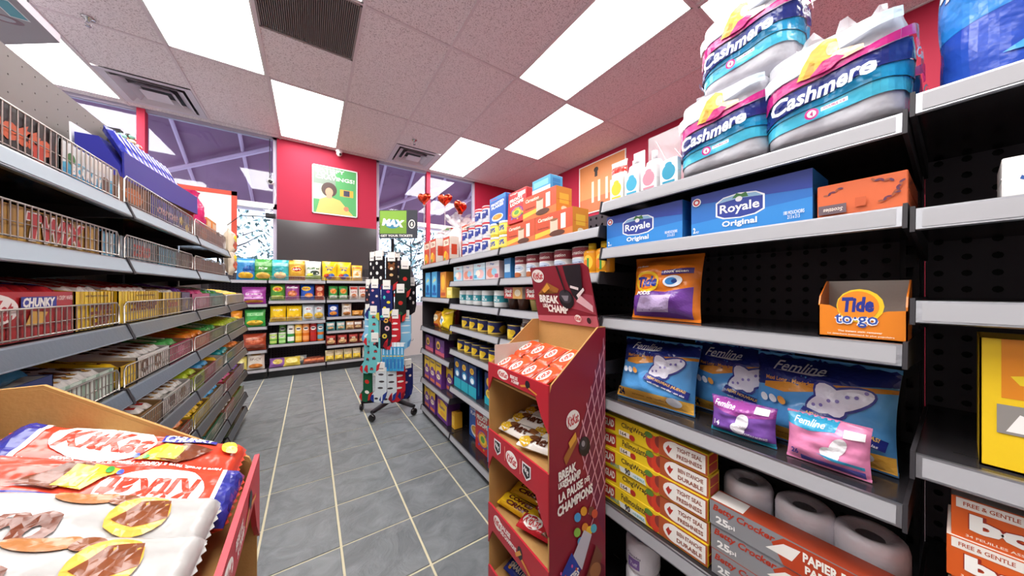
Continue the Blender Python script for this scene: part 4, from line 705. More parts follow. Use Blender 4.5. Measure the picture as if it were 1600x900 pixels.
# ================================================================== grocery bays of the island
# ---- bay behind the chocolate stand
def carna(): return [R(0, 0, 1, 1, '#c9502e'), P([(0, .0), (1, 0), (1, .3), (0, .1)], '#d8763a'), P([(0, .1), (.6, .25), (.6, .42), (0, .3)], '#edbb3c'), T('Carnation', .3, .82, .42, .15, '#f6ead8', .25, .02), T('Breakfast Essentials', .24, .48, .3, .06, '#7a2a1c'), R(.44, .2, .64, .7, '#dcbfa8'), E(.54, .7, .1, .05, '#8a5a38'), R(.72, .3, .84, .86, '#efe6da'), E(.62, .16, .2, .12, '#5a2f1c')]
carton('carn', .225, .085, .104, '#c4502c', carna(), [R(0, 0, 1, 1, '#d98a2e'), R(.2, .35, .8, .75, '#eab63c'), E(.5, .16, .2, .1, '#f0e2c4')], name='drink_mix_box', cat='box')
for y, z, lb in ((.92, 1.259, 'orange drink mix box at the shelf end beside the tissue bay'), (1.147, 1.259, 'orange drink mix box on the shelf beside the yellow cans'), (1.01, 1.3635, 'orange drink mix box stacked upon two others')): RPut('carn', lb, 'orange drink mix boxes', y, z, .01)
carton('blus', .12, .07, .06, '#4aa3d6', [R(0, .0, 1, .3, '#e9eff3'), R(.1, .4, .9, .8, '#7cc3e6')], [R(.2, .2, .8, .8, '#2f7fc0')], name='small_box', cat='box'); RPut('blus', 'small light blue box on top of the orange drink mix boxes', None, 1.0, 1.468, .015)
def flakes(): return [R(0, 0, 1, 1, '#2b62b8'), R(0, .86, 1, 1, '#3f86d0'), T('FROSTED', .5, .74, .82, .1, '#f5f3f4', 0, .05, .05), T('FLAKES', .5, .62, .76, .1, '#f5f3f4', 0, .05, .05), T("Kellogg's", .3, .92, .44, .06, '#d2342c', .25, .02), E(.5, .2, .36, .14, '#f0ece4'), E(.5, .22, .3, .1, '#d99a3c'), E(.4, .24, .06, .03, '#e8b75a'), E(.62, .22, .06, .03, '#c4822c')]
def loops():
    return [R(0, 0, 1, 1, '#c5282c'), T("Kellogg's", .3, .93, .44, .06, '#f6f1ea', .25, .02), R(.55, .8, .95, .92, '#e9e3da'), T('FROOT', .46, .74, .74, .11, '#f3ecdf', 0, .06, .06), T('LOOPS', .5, .61, .74, .11, '#f3ecdf', 0, .06, .06), E(.52, .3, .36, .2, '#7b3a86'), E(.52, .3, .3, .16, '#e39a2c'), E(.52, .3, .22, .11, '#efc63a'), E(.52, .3, .14, .07, '#5a9a3c')] + [E(.5+.36*math.cos(k), .26+.17*math.sin(k), .045, .028, ('#e8b02c', '#4a9a3c', '#d85a8a', '#e37a2c', '#5a6ac0')[k % 5]) for k in range(9)]
carton('ff_s', .16, .05, .14, '#2b62b8', flakes(), name='cereal_box', cat='cereal'); carton('fl_s', .15, .05, .155, '#c5282c', loops(), name='cereal_box', cat='cereal')
carton('ff', .172, .06, .262, '#2b62b8', flakes(), [R(0, 0, 1, 1, '#2a55a4')], name='cereal_box', cat='cereal'); carton('fl', .182, .06, .272, '#c5282c', loops(), [R(0, 0, 1, 1, '#b8242a')], name='cereal_box', cat='cereal')
carton('bb', .15, .06, .26, '#2f8fc4', [R(0, .8, 1, 1, '#d23a34'), T("Kellogg's", .5, .9, .6, .06, '#f6f1ea', .25, .02), T('MINI', .5, .66, .6, .09, '#f3f1ec', 0, .05), T('WHEATS', .5, .55, .8, .09, '#f3f1ec', 0, .05), E(.5, .25, .4, .18, '#d6a458'), E(.46, .28, .14, .07, '#c08a40')], name='cereal_box', cat='cereal')
can('pops', .042, .071, '#ecd344', [R(.3, .2, .7, .75, '#f2df6a'), T('POPS', .5, .5, .2, .36, '#234a9c', 0, .05, .1), R(0, .86, 1, .97, '#cfd3d6')], '#d8dadc/m', 'yellow_can', 'can')
can('soup', .04, .086, '#eceaee', [R(0, .0, 1, .16, '#c9ccd2'), R(.36, .35, .64, .75, '#2b3c8e'), T('Chunky', .5, .6, .2, .2, '#f3f1f4', .2, .03), E(.5, .3, .1, .12, '#2b3c8e'), R(0, .84, 1, .94, '#cf3a44')], '#c3c6ca/m', 'soup_can', 'can')
for r_, ws in ((0, 'bottom layer'), (1, 'top layer')):
    for y in (1.315, 1.405): RPut('pops', 'yellow can in the %s of the stack beside the drink mix boxes' % ws, 'stacked yellow cans', y, 1.259+.0725*r_, .005)
RPut('fl_s', 'small red ring cereal box leaning above the yellow cans', None, 1.195, 1.375, .02, 0, -.05); RPut('ff_s', 'small blue flake cereal box standing on the yellow cans', None, 1.36, 1.404, .015)
for r_, ws in ((0, 'bottom layer'), (1, 'top layer')):
    for y in (1.5, 1.59, 1.68, 1.77): RPut('soup', 'white and navy soup can in the %s of the stack' % ws, 'stacked soup cans', y, 1.259+.088*r_, .005)
for y in (1.5, 1.59): RPut('soup', 'white and navy soup can alone on the third layer', 'soup cans on the third layer', y, 1.259+.176, .005)
# glass dome lid
t = thing('glass_lid', 'glass dome lid with a knob on top of the soup cans', 'lid', (RF+.12, 1.7, 1.437)); m = MB(); m.lathe([(.1, 0), (.098, .02), (.08, .05), (.05, .068), (.0, .075)], CLEAR, 24); m.build('dome', t); m = MB(); m.lathe([(.012, .072), (.02, .085), (.0, .095)], '#77797c/m', 12); m.build('knob', t); m = MB(); m.lathe([(.1, -.001), (.103, .003), (.1, .006)], '#a9acb0/m', 24); m.build('rim', t)
def tea(): return [R(0, 0, 1, 1, '#c4452c'), R(.1, .66, .9, .9, '#e9d9c4'), T('TEA', .5, .78, .5, .12, '#8a2a1c', 0, .04), E(.4, .26, .26, .2, '#efb92e'), E(.62, .22, .22, .16, '#e98a24'), E(.3, .12, .12, .08, '#6a9a3a')]
carton('tea', .13, .075, .19, '#bf4229', tea(), [R(.0, 0, 1, 1, '#d9d4cc'), R(.2, .3, .8, .7, '#c4452c')], name='tea_box', cat='box')
for y, off, lb in ((2.47, .0, 'orange tea box at the far island end'), (2.32, .0, 'orange tea box second from the far island end'), (2.17, .05, 'orange tea box third from the far island end')): RPut('tea', lb, 'orange tea boxes', y, 1.259, off)
carton('teab', .13, .12, .13, '#c9512f', tea(), [R(.1, .1, .9, .9, '#d98a4a')], name='tea_box', cat='box')
for y, ws in ((2.0, 'beside the orange tea boxes'), (1.88, 'between two other wide tea boxes'), (1.74, 'behind the glass lid')):
    RPut('teab', 'wide orange carton in the back row, lower of two, ' + ws, 'back row cartons', y-.0, 1.259, .13); RPut('teab', 'wide orange carton in the back row, upper of two, ' + ws, 'back row cartons', y, 1.39, .13)
# wrapped white packs on the rear side
bag('wpk', .16, .125, .1, '#e3dee4/f', [R(.1, .66, .9, .72, '#b9c9e0'), R(.15, .5, .8, .54, '#d9a9b8'), R(.1, .3, .85, .35, '#b9c0d0'), R(.12, .15, .6, .19, '#c9a9b8')], 'napkin_pack', 'pack', 44)
for y, lb in ((.8, 'white wrapped napkin pack beside the striped packet'), (.95, 'white wrapped napkin pack farther from the striped packet')): put('wpk', lb, 'napkin packs on the rear shelf', 1.31, y, 1.361, -PI/2)
# second row in the two cereal bays
can('ccan', .044, .1, '#ebe6e4', [R(0, .62, 1, 1, '#8f2f3a'), T('Carnation', .5, .78, .26, .13, '#f3e7df', .2, .02), E(.5, .4, .16, .2, '#f6f4f4'), E(.5, .42, .13, .15, '#c5d4e6'), T('Evaporated Milk', .5, .42, .18, .07, '#3a4a8a', .2, .01), E(.5, .12, .1, .12, '#a85a2c')], '#c9c6c4/m', 'milk_can', 'can')
for y in (1.165, 1.073, .98, .885, .785): RPut('ccan', 'maroon and white milk can in the row above the pudding packs', 'row of milk cans', y, 1.108, .004)
bottle('oj', .06, .05, .105, '#e89a22/g', '#e9c62c/g', [E(.5, .36, .34, .24, '#f2c63a'), E(.34, .3, .18, .16, '#e3741c'), R(.45, .1, .6, .5, '#3f8a3a')], 'juice_bottle')
for y, lb in ((.725, 'orange juice bottle right beside the milk cans'), (.67, 'orange juice bottle at the shelf end by the tissue bay')): RPut('oj', lb, 'orange juice bottles', y, 1.108, .0)
carton('pop', .142, .05, .095, '#a9d6e8', [R(0, .7, 1, 1, '#d6ecf2'), E(.6, .35, .3, .28, '#e8b9b8'), E(.4, .4, .2, .2, '#f3e6d8'), R(.05, .1, .3, .3, '#4aa0c8'), T('Pop', .5, .84, .3, .14, '#c24a64', .2, .03)], [R(0, 0, 1, 1, '#2f8fb4'), R(.2, .4, .8, .8, '#bfe0ea')], name='pastry_box', cat='box')
carton('pop2', .142, .05, .095, '#dcc0c0', [R(0, .7, 1, 1, '#e6e0e0'), E(.4, .35, .3, .26, '#d9846c'), E(.65, .4, .2, .2, '#8ec4dc'), R(.7, .08, .95, .28, '#c2506a'), T('Pop', .5, .84, .3, .14, '#3a6ab0', .2, .03)], name='pastry_box', cat='box')
for k, y in enumerate((1.85, 1.7, 1.55, 1.4)): RPut(('pop', 'pop2')[k % 2], ('pale blue pastry box in the row above the teal cups', 'pale pink pastry box in the row above the teal cups')[k % 2], 'pastry boxes', y, 1.108, .006)
carton('bsd', .06, .12, .1, '#2a76b4', [R(.1, .3, .9, .7, '#bfd9ea')], name='pastry_box', cat='box'); RPut('bsd', 'narrow blue box beside the row of pastry boxes', None, 1.256, 1.108, .01)
can('ice', .043, .088, '#eef0f0', [R(0, .3, 1, .7, '#2c9aa8'), T('ICE', .5, .58, .12, .14, '#eef6f6', 0, .04), T('SPICE', .52, .42, .18, .14, '#eef6f6', 0, .04)], '#e3e6e6/g', 'cup_tub', 'tub')
for y in (1.81, 1.71, 1.61, 1.5, 1.365): RPut('ice', 'white cup with teal band in the row between navy tubs and pastry boxes', 'teal banded cups', y, .958, .004)
# pudding packs: sleeve over cups
def pudding(kind, c1, c2, cup1, cup2):
    DD[kind] = .075; m = MB(); W, D = .155, .075; m.box(-W/2, -D/2, .05, W/2, D/2, .104, '#e6dcd2', .001); p = MB(); prt(p, [R(0, 0, .5, 1, c1), R(.5, 0, 1, 1, c2), T('Snack', .26, .68, .42, .34, '#f7f1ea', .2, .05), T('Pack', .26, .32, .36, .32, '#f7f1ea', .2, .05), E(.76, .5, .16, .3, '#f3e3c4')], W, .054, lambda x, z, e: (x, -D/2-e, .05+z))
    cs = []
    for k, x in enumerate((-.04, .04)): q = MB(); q.lathe([(.025, 0), (.034, .048), (.036, .05)], (cup1, cup2)[k], 16, Matrix.Translation((x, 0, 0))); cs.append(q)
    define(kind, 'pudding_pack', 'pudding', m, printed_sleeve=p, cup=cs)
pudding('pud1', '#c23a34', '#e0a95a', '#5a382c/g', '#6a4434/g'); pudding('pud2', '#b8302e', '#c4423a', '#e3cf7a/g', '#5a382c/g')
RPut('pud1', 'red and tan pudding pack with dark brown cups', None, 1.2, .958, .005); RPut('pud2', 'all red pudding pack with a yellow cup', None, 1.02, .958, .005)
can('tub', .05, .068, '#20245c', [R(0, 0, 1, .14, '#c9a94a'), E(.5, .4, .1, .3, '#e9c62c'), E(.44, .36, .06, .22, '#f3dc5a'), E(.57, .5, .05, .18, '#d9b02a'), E(.4, .6, .04, .14, '#eef0f4'), E(.2, .4, .1, .3, '#e9c62c'), E(.8, .4, .1, .3, '#e9c62c')], '#dcc46a/m', 'dip_tub', 'tub')
for y in (1.77, 1.66, 1.55, 1.43, 1.23): RPut('tub', 'navy tub with yellow fruit on the shelf under the teal cups', 'navy tubs, upper row', y, .81, .004)
for y in (1.84, 1.735, 1.63, 1.525, 1.42, 1.315):
    RPut('tub', 'navy tub with yellow fruit in the front of the lower row', 'navy tubs, lower row', y, .655, .004); RPut('tub', 'navy tub with yellow fruit in the back of the lower row', 'navy tubs behind the lower row', y, .655, .112)
bottle('nut', .075, .055, .11, '#4a2a1c/g', '#efeae4/g', [R(.1, .2, .9, .62, '#efe4d2'), T('nutella', .5, .44, .7, .12, '#b8302a', 0, .04)], 'spread_jar', 'jar', .85)
for y, lb in ((1.115, 'brown spread jar with white lid next to the navy tub'), (1.02, 'brown spread jar with white lid behind the cardboard stand')): RPut('nut', lb, 'spread jars', y, .81, .006)
carton('kd', .105, .04, .19, '#16336e', [R(0, .0, 1, .34, '#1fa0b4'), E(.45, .8, .26, .1, '#e9bd2c'), E(.45, .8, .14, .06, '#c98a1c'), E(.5, .52, .34, .14, '#2a86b4'), E(.5, .5, .22, .09, '#eef2f4'), E(.45, .54, .1, .04, '#d9e6ec')], [R(0, 0, 1, 1, '#14306a'), R(.3, .1, .5, .9, '#2a76a4')], name='pasta_box', cat='box')
for y in (1.855, 1.745, 1.635): RPut('kd', 'navy and teal pasta box standing in the row above the cereal', 'navy pasta boxes', y, .405, .004)
carton('kd2', .1, .04, .18, '#16336e', [R(0, 0, 1, .25, '#1fa0b4'), E(.5, .72, .3, .14, '#e9bd2c'), E(.5, .36, .34, .14, '#e9c93c'), E(.5, .36, .2, .08, '#b8862a')], name='pasta_box', cat='box')
for y in (1.46, 1.35): RPut('kd2', 'navy pasta box with a large yellow bowl above the cereal', 'yellow bowl pasta boxes', y, .405, .02)
RPut('ff', 'large blue flake cereal box on the bottom deck', None, 1.765, .075, .09); RPut('fl', 'large red ring cereal box on the bottom deck', None, 1.59, .075, .05); RPut('bb', 'large light blue wheat cereal box on the bottom deck', None, 1.42, .075, .03)
# ---- far end bay
carton('blt', .12, .06, .2, '#3f9bd6', [R(0, 0, 1, 1, '#4aa8de'), E(.5, .62, .34, .2, '#7cc8ea'), E(.5, .34, .24, .16, '#1f5aa0'), T('COOL', .5, .66, .6, .1, '#f0d64a', .2, .05, .3), R(.1, .08, .9, .18, '#2a62b0')], [R(0, 0, 1, 1, '#2a66a8')], name='drink_box', cat='box')
for y, lb in ((2.46, 'tall light blue box at the far end under the tea boxes'), (2.3, 'tall light blue box second from the far end under the tea')): RPut('blt', lb, 'tall light blue boxes', y, .992, .004)
carton('ort', .11, .06, .19, '#d98a34', [E(.5, .6, .34, .3, '#efb93a'), R(.1, .08, .9, .2, '#b8502a')], name='drink_box', cat='box'); RPut('ort', 'tall orange box beside the light blue ones', None, 2.13, .992, .01)
carton('ysm', .1, .06, .075, '#ecd86a', [R(.2, .3, .8, .7, '#f3e9a4')], name='small_box', cat='box'); RPut('ysm', 'small pale yellow box beside the tall orange one', None, 1.995, .992, .004)
bag('rbag', .16, .17, .08, '#a8262c/f', [E(.5, .5, .3, .2, '#d9663a'), R(.1, .75, .9, .85, '#e9b93a')], 'snack_bag', 'bag', 51); RPut('rbag', 'dark red snack bag behind the orange one near the sock rack', None, 2.3, .745, .13, 0, -.1)
bag('obag', .13, .13, .06, '#dd8a2c/f', [E(.5, .6, .34, .22, '#efe0b9'), R(.1, .1, .9, .25, '#b8402a')], 'snack_bag', 'bag', 52); RPut('obag', 'orange snack bag between the red bag and the yellow bag', None, 2.38, .745, .03, 0, -.1)
bag('ybag', .2, .165, .08, '#ecc924/f', [E(.4, .45, .2, .2, '#e9e6d9'), E(.4, .42, .12, .12, '#5aa0c8'), E(.3, .7, .1, .06, '#d8502c'), R(.5, .75, .9, .85, '#d9a41c')], 'snack_bag', 'bag', 53); RPut('ybag', 'large yellow snack bag standing beside the orange bag', None, 2.14, .745, .0, 0, -.12)
carton('pur', .19, .08, .12, '#5a2a6a', [E(.34, .6, .2, .26, '#e9bd2c'), E(.34, .56, .12, .14, '#3a241c'), R(0, 0, 1, .24, '#c9566a'), E(.75, .4, .16, .2, '#7a3a88')], [R(0, 0, 1, 1, '#4a2258')], name='cookie_box', cat='box')
for y, lb in ((2.43, 'purple cookie box at the far end under the snack bags'), (2.19, 'purple cookie box nearer to the navy tubs')): RPut('pur', lb, 'purple cookie boxes', y, .555, .006)
carton('rb', .125, .05, .19, '#6a3288', [P([(0, .45), (1, .6), (1, 1), (0, 1)], '#ecc32a'), T('Raisin', .5, .88, .7, .09, '#4a2a6a', .2, .04), E(.5, .52, .34, .16, '#6a3a8a'), E(.5, .42, .3, .1, '#f0dfc0'), E(.4, .44, .06, .03, '#4a2c24'), E(.6, .42, .06, .03, '#4a2c24'), R(.1, .06, .9, .18, '#d9784a')], [R(0, 0, 1, 1, '#5a2a78')], name='raisin_box', cat='box')
for y in (2.48, 2.345, 2.21): RPut('rb', 'tall yellow and purple raisin box in the row above the bottom deck', 'raisin boxes, upper row', y, .308, .004)
RPut('rb', 'tall yellow and purple raisin box set back at the row end', None, 2.08, .308, .04)
for y in (2.48, 2.345): RPut('rb', 'tall yellow and purple raisin box on the bottom deck', 'raisin boxes, bottom deck', y, .075, .004)
carton('rw', .21, .1, .165, '#6a3288', [P([(.1, .2), (.9, .15), (.95, .8), (.5, .92), (.1, .85)], '#ecc32a'), T('Raisins', .5, .6, .5, .16, '#5a2a78', .2, .04), E(.24, .76, .1, .1, '#c9506a'), E(.56, .34, .24, .1, '#e2a01c')], [R(0, 0, 1, 1, '#5a2a78')], name='raisin_box', cat='box'); RPut('rw', 'wide yellow and purple raisin multipack on the bottom deck', None, 2.15, .075, .01)
carton('yrw', .05, .06, .11, '#e3a92c', [R(.1, .2, .9, .8, '#efc64a')], name='small_box', cat='box'); RPut('yrw', 'small amber box beside the wide raisin multipack', None, 1.99, .075, .03)
# ================================================================== chips along the back wall
def BPut(kind, label, group, x, z, off=0, rx=-.06, rz=0): return put(kind, label, group, x, BF+.02+DD[kind]/2+off, z+.001, rz, rx)
def chip(kind, col, ops, W=.17, H=.25, T=.085, seed=1, cat='chips', name='chip_bag'): bag(kind, W, H, T, col+'/f', ops, name, cat, seed, nu=10, nv=12)
LAY = lambda t, c: [E(.5, .55, .36, .16, '#f0cf3c'), E(.5, .55, .32, .12, c), T(t, .5, .55, .5, .1, '#f7f4ee', .15, .05)]
chip('cb1', '#2f7fb8', [E(.65, .45, .3, .2, '#1d4f94'), E(.5, .2, .4, .16, '#e9b32c'), R(0, .8, 1, .9, '#78c0dc')], seed=61)
chip('cb2', '#4a9a44', [R(0, .66, 1, .84, '#8cc484'), T('Miss', .5, .56, .5, .1, '#eef4e6', .2, .04), E(.5, .2, .4, .16, '#e0b04a'), R(0, .38, 1, .44, '#2f7a34')], seed=62)
chip('cb3', '#3bb0b4', [R(0, .68, 1, .84, '#8fd6d4'), E(.5, .24, .36, .16, '#e6c08a'), E(.4, .52, .3, .1, '#2a8f98')], seed=63)
chip('cb4', '#c9962c', LAY("Lay's", '#b8302a') + [R(0, .04, 1, .2, '#8a4a2a'), R(0, .8, 1, .92, '#e3c04a')], seed=64)
chip('cb5', '#dfe6dc', [T('Ruffles', .5, .62, .8, .1, '#4a7a3a', .2, .04), E(.6, .4, .3, .12, '#3a4a3c'), R(0, .08, 1, .26, '#7a9a3c'), E(.3, .3, .2, .08, '#c9d24a')], seed=65)
chip('cb6', '#eec41c', [T('Party', .5, .68, .6, .09, '#2b4a9c', .15, .05), T('Mix', .5, .56, .4, .09, '#2b4a9c', .15, .05), E(.3, .24, .2, .1, '#c9482a'), E(.62, .26, .2, .1, '#3a5fa8'), E(.45, .14, .2, .08, '#6a3a86'), E(.78, .14, .16, .08, '#c98a2c')], seed=66)
chip('cb7', '#e9b13a', [R(.1, .2, .9, .66, '#f0e0bf'), E(.5, .44, .26, .12, '#d9a04a'), R(.1, .8, .9, .88, '#d9662c')], .13, .22, .07, 67)
for kd, x, off, lb in (('cb1', -.62, 0, 'blue chip bag with yellow chips on the top shelf'), ('cb2', -.465, 0, 'green chip bag on the top shelf beside the teal one'), ('cb3', -.305, 0, 'teal chip bag on the top shelf beside the gold one'), ('cb4', -.14, 0, 'gold chip bag with red oval on the top shelf'), ('cb5', .03, 0, 'white and green chip bag on the top shelf'), ('cb7', .53, 0, 'small amber and cream snack bag on the top shelf')): BPut(kd, lb, None, x, 1.165, off)
chip('cb4b', '#c4b08a', [R(0, .7, 1, .9, '#6a86a8'), E(.5, .4, .3, .2, '#b8862a')], seed=68); BPut('cb4b', 'tan and grey chip bag behind the gold one', None, -.1, 1.185, .12)
for x, lb in ((.21, 'yellow chip bag on the top shelf next to the white and green one'), (.375, 'yellow chip bag on the top shelf next to the amber snack bag')): BPut('cb6', lb, 'yellow chip bags on the top shelf', x, 1.172)
carton('blkbox', .13, .08, .16, '#232024', [R(.2, .2, .8, .34, '#5a5458'), T('COFFEE', .5, .27, .5, .07, '#d9d4d4')], name='black_box', cat='box'); BPut('blkbox', 'black box on the top shelf beside the sock rack', None, .68, 1.172, 0, 0)
chip('cc1', '#9c3f98', [E(.5, .56, .38, .2, '#c97ac4'), T('Doritos', .5, .58, .7, .1, '#f4eef4', .1, .05), R(.1, .3, .9, .42, '#d9a8d4'), E(.5, .14, .4, .1, '#c4823a')], .22, .2, .08, 71); BPut('cc1', 'magenta chip bag on the second shelf at the corner', None, -.548, .885)
for k, (kd, col, ops, x, lb) in enumerate((('cc2', '#4a8a34', [E(.5, .7, .34, .18, '#e6c62c'), E(.5, .68, .24, .1, '#d8502c'), R(.1, .1, .9, .3, '#b9c44a')], -.328, 'green chip bag with yellow oval on the second shelf'), ('cc3', '#9a4a8c', [T('Ruffles', .5, .8, .8, .12, '#f0e8f0', .2, .05), E(.5, .4, .34, .2, '#b8623a'), E(.5, .4, .22, .12, '#d98a5a')], -.185, 'plum chip bag with brown chips on the second shelf'), ('cc4', '#2350a8', [E(.4, .72, .34, .14, '#ecc62c'), T('Cheetos', .4, .72, .5, .1, '#a8342a', .2, .05), E(.6, .3, .3, .14, '#d98a3a')], -.03, 'deep blue chip bag on the second shelf'), ('cc5', '#a8402f', [E(.5, .7, .36, .14, '#d9a08a'), E(.5, .35, .3, .14, '#d98a5a')], .1, 'brick red chip bag at the post on the second shelf'))):
    chip(kd, col, ops, .145 if k < 3 else .1, .2, .075, 72+k); BPut(kd, lb, None, x, .92)
chip('cd1', '#3f8f46', [E(.5, .62, .36, .18, '#e3862c'), R(.1, .1, .9, .3, '#dfe9d9')], .105, .18, .06, 76)
for x, lb in ((.25, 'small green chip bag beside the middle post'), (.365, 'small green chip bag beside the white nut bags')): BPut('cd1', lb, 'small green chip bags', x, .92)
chip('cd2', '#dcd3cc', [R(.1, .74, .9, .92, '#c9463c'), T('LAYS', .5, .56, .6, .14, '#b8302a'), E(.5, .28, .3, .14, '#b86a3a')], .105, .18, .06, 77)
for x, lb in ((.49, 'small white nut bag beside the green chip bags'), (.6, 'small white nut bag near the sock rack')): BPut('cd2', lb, 'small white nut bags', x, .92)
chip('ce0', '#dd8a24', [E(.5, .5, .34, .2, '#f0bf4a')], .1, .19, .06, 78); BPut('ce0', 'orange chip bag on the third shelf at the corner', None, -.7, .62)
chip('ce1', '#3fa04c', [R(.1, .62, .9, .8, '#8cd08a'), E(.5, .22, .4, .16, '#e0b83a')], .19, .2, .08, 79); BPut('ce1', 'bright green chip bag on the third shelf at the corner', None, -.538, .62)
chip('ce2', '#ecc51e', [T("Lay's", .5, .72, .6, .12, '#f7f1dc', .15, .04), R(.08, .1, .92, .4, '#e0ad18')], .155, .19, .075, 80)
for x, lb in ((-.325, 'plain yellow chip bag at the post on the third shelf'), (-.167, 'plain yellow chip bag beside the pale blue bags')): BPut('ce2', lb, 'plain yellow chip bags', x, .665)
chip('ce3', '#cfdde4', [E(.5, .72, .36, .14, '#e9eff2'), T('Miss', .5, .72, .4, .1, '#c24a4a', .2, .04), E(.5, .28, .4, .2, '#e3bd3a'), E(.4, .24, .2, .1, '#d9a82a')], .125, .2, .075, 81)
for x, lb in ((-.022, 'pale blue chip bag beside the yellow ones'), (.09, 'pale blue chip bag beside the middle post')): BPut('ce3', lb, 'pale blue chip bags', x, .665, .0 if x < 0 else .03)
chip('cf1', '#2b4da0', [E(.5, .66, .34, .18, '#dfe6f0'), E(.5, .26, .36, .16, '#d98a3a')], .12, .16, .06, 82); BPut('cf1', 'blue snack bag on the third shelf by the middle post', None, .25, .7)
chip('cf2', '#ddd4c8', [E(.5, .86, .3, .06, '#c9a06a'), T('SPICY', .5, .6, .7, .16, '#8a7a72', 0, .03), E(.5, .2, .4, .14, '#b8753a')], .115, .17, .06, 83); BPut('cf2', 'beige spicy snack bag on the third shelf', None, .405, .7)
chip('cf3', '#c98a3a', [E(.5, .5, .3, .3, '#e3b06a')], .1, .07, .05, 84)
for x in (.52, .62, .71): BPut('cf3', 'small tan nut bag on the third shelf beside the beige spicy bag', 'small tan nut bags', x, .7)
for k, (col, x, cn) in enumerate((('#5aa4a8', .22, 'teal'), ('#7ab8b4', .335, 'pale teal'), ('#c49a6a', .445, 'tan'), ('#8a5a48', .54, 'brown'), ('#a8a4b0', .65, 'grey'))):
    chip('cg%d' % k, col, [R(.08, .55, .92, .85, '#e3ddd2'), E(.5, .3, .36, .16, '#c9a878')], .1, .11, .05, 85+k); BPut('cg%d' % k, '%s trail mix bag on the fourth shelf near the sock rack' % cn, 'trail mix bags', x, .52)
chip('ch1', '#8a3a34', [E(.5, .3, .4, .22, '#d9b07a'), R(.1, .7, .9, .9, '#c9504a'), E(.5, .6, .2, .1, '#e3d0b0')], .12, .13, .06, 90)
for x in (.225, .355, .485, .61): BPut('ch1', 'maroon and tan nut bag in the row above the clear yellow bags', 'maroon nut bags', x, .33)
def tube(kind, col, band, H=.235):
    r = .037; m = MB(); m.lathe([(r*.97, 0), (r, .004), (r, H-.012), (r, H-.01)], col, 18); p = MB(); prt(p, [R(.3, .5, .7, .97, band), E(.5, .74, .13, .1, '#f3efe8'), E(.5, .76, .1, .04, '#2a2426'), R(.34, .1, .66, .34, band)], 2*PI*r, H-.012, on_cyl(r), .015); l = MB(); l.lathe([(r*1.02, H-.012), (r*1.03, H-.01), (r*1.03, H-.001), (r*.9, H), (0, H-.002)], '#dedad2/g', 18)
    DD[kind] = 2*r; define(kind, 'crisp_tube', 'crisps', m, printed_label=p, lid=l)
for kd, c, b, h, x, z, off, lb in (('pt0', '#6ab44a/g', '#b9d46a', .13, -.37, .4, 0, 'short light green crisp tube'), ('pt1', '#7ac05a/g', '#a8d88a', .13, -.285, .4, 0, 'short pale green crisp tube beside the tall green one'), ('pt2', '#3f9a44/g', '#e9ece4', .235, -.2, .4, 0, 'tall green crisp tube with white band'), ('pt3', '#e9a824/g', '#f0c85a', .235, -.123, .4, 0, 'tall amber crisp tube'), ('pt4', '#e0762a/g', '#e89a5a', .235, -.047, .4, 0, 'tall orange crisp tube beside the amber one'), ('pt5', '#c8322a/g', '#a82422', .235, .03, .4, 0, 'tall red crisp tube'), ('pt6', '#e0742a/g', '#5aa0b0', .235, .108, .4, 0, 'tall orange crisp tube with teal top at the post'), ('pt7', '#8cc86a/g', '#6ab44a', .235, -.285, .4, .09, 'tall pale green crisp tube behind the short one')): tube(kd, c, b, h); BPut(kd, lb, 'crisp tubes', x, z, off, 0)
chip('ci1', '#a8452c', [E(.5, .6, .4, .2, '#c96a48'), R(.05, .1, .95, .34, '#8a4a38'), E(.4, .7, .3, .08, '#e0a088')], .21, .19, .08, 91); BPut('ci1', 'rust red chip bag on the fourth shelf at the corner', None, -.542, .345)
chip('cj1', '#d9cc6a', [E(.5, .5, .3, .24, '#ece4a4')], .1, .16, .06, 92); BPut('cj1', 'pale yellow snack bag on the bottom deck at the corner', None, -.66, .12)
chip('cj2', '#d9d0c2', [E(.5, .86, .3, .06, '#c9a06a'), T('SPICY', .5, .6, .7, .13, '#8a7a72', 0, .03), E(.5, .2, .4, .14, '#d9863a')], .16, .2, .07, 93); BPut('cj2', 'large beige spicy bag on the bottom deck at the corner', None, -.53, .12)
chip('ck1', '#8a5aa0', [E(.5, .5, .3, .3, '#c9b04a')], .16, .11, .06, 94); BPut('ck1', 'purple snack bag lying on the bottom deck', None, -.33, .12, 0, -.5)
chip('ck2', '#dcc44a', [E(.5, .5, .36, .3, '#efe08a')], .17, .11, .06, 95); BPut('ck2', 'yellow snack bag lying beside the purple one on the bottom deck', None, -.19, .12, -.005, -.5)
chip('ck3', '#9aa0a4', [E(.5, .5, .3, .3, '#d9d4b8')], .12, .1, .05, 96); BPut('ck3', 'grey snack bag lying behind the yellow one on the bottom deck', None, -.1, .12, .09, -.5)
chip('ck4', '#8a4a38', [R(.1, .3, .9, .7, '#d9784a')], .09, .07, .04, 97)
for x, off in ((-.03, .02), (.04, .02), (.11, .02), (0, .09), (.07, .09)): BPut('ck4', 'small brown candy pack heaped on the bottom deck', 'brown candy packs', x, .12, off, -.6)
chip('cl1', '#d9cba0', [R(.05, .05, .95, .5, '#e9c42a'), R(.1, .7, .9, .9, '#b9a88a'), E(.5, .28, .34, .16, '#f0d65a')], .1, .14, .06, 98)
for x in (.21, .315, .42, .525): BPut('cl1', 'clear bag of yellow popcorn on the bottom deck', 'popcorn bags', x, .12)
chip('cl2', '#d6cfc8', [R(.1, .6, .9, .85, '#c43a34'), E(.5, .3, .3, .16, '#e0b03a')], .11, .14, .06, 99); BPut('cl2', 'red and white snack bag on the bottom deck beside popcorn', None, .65, .12)
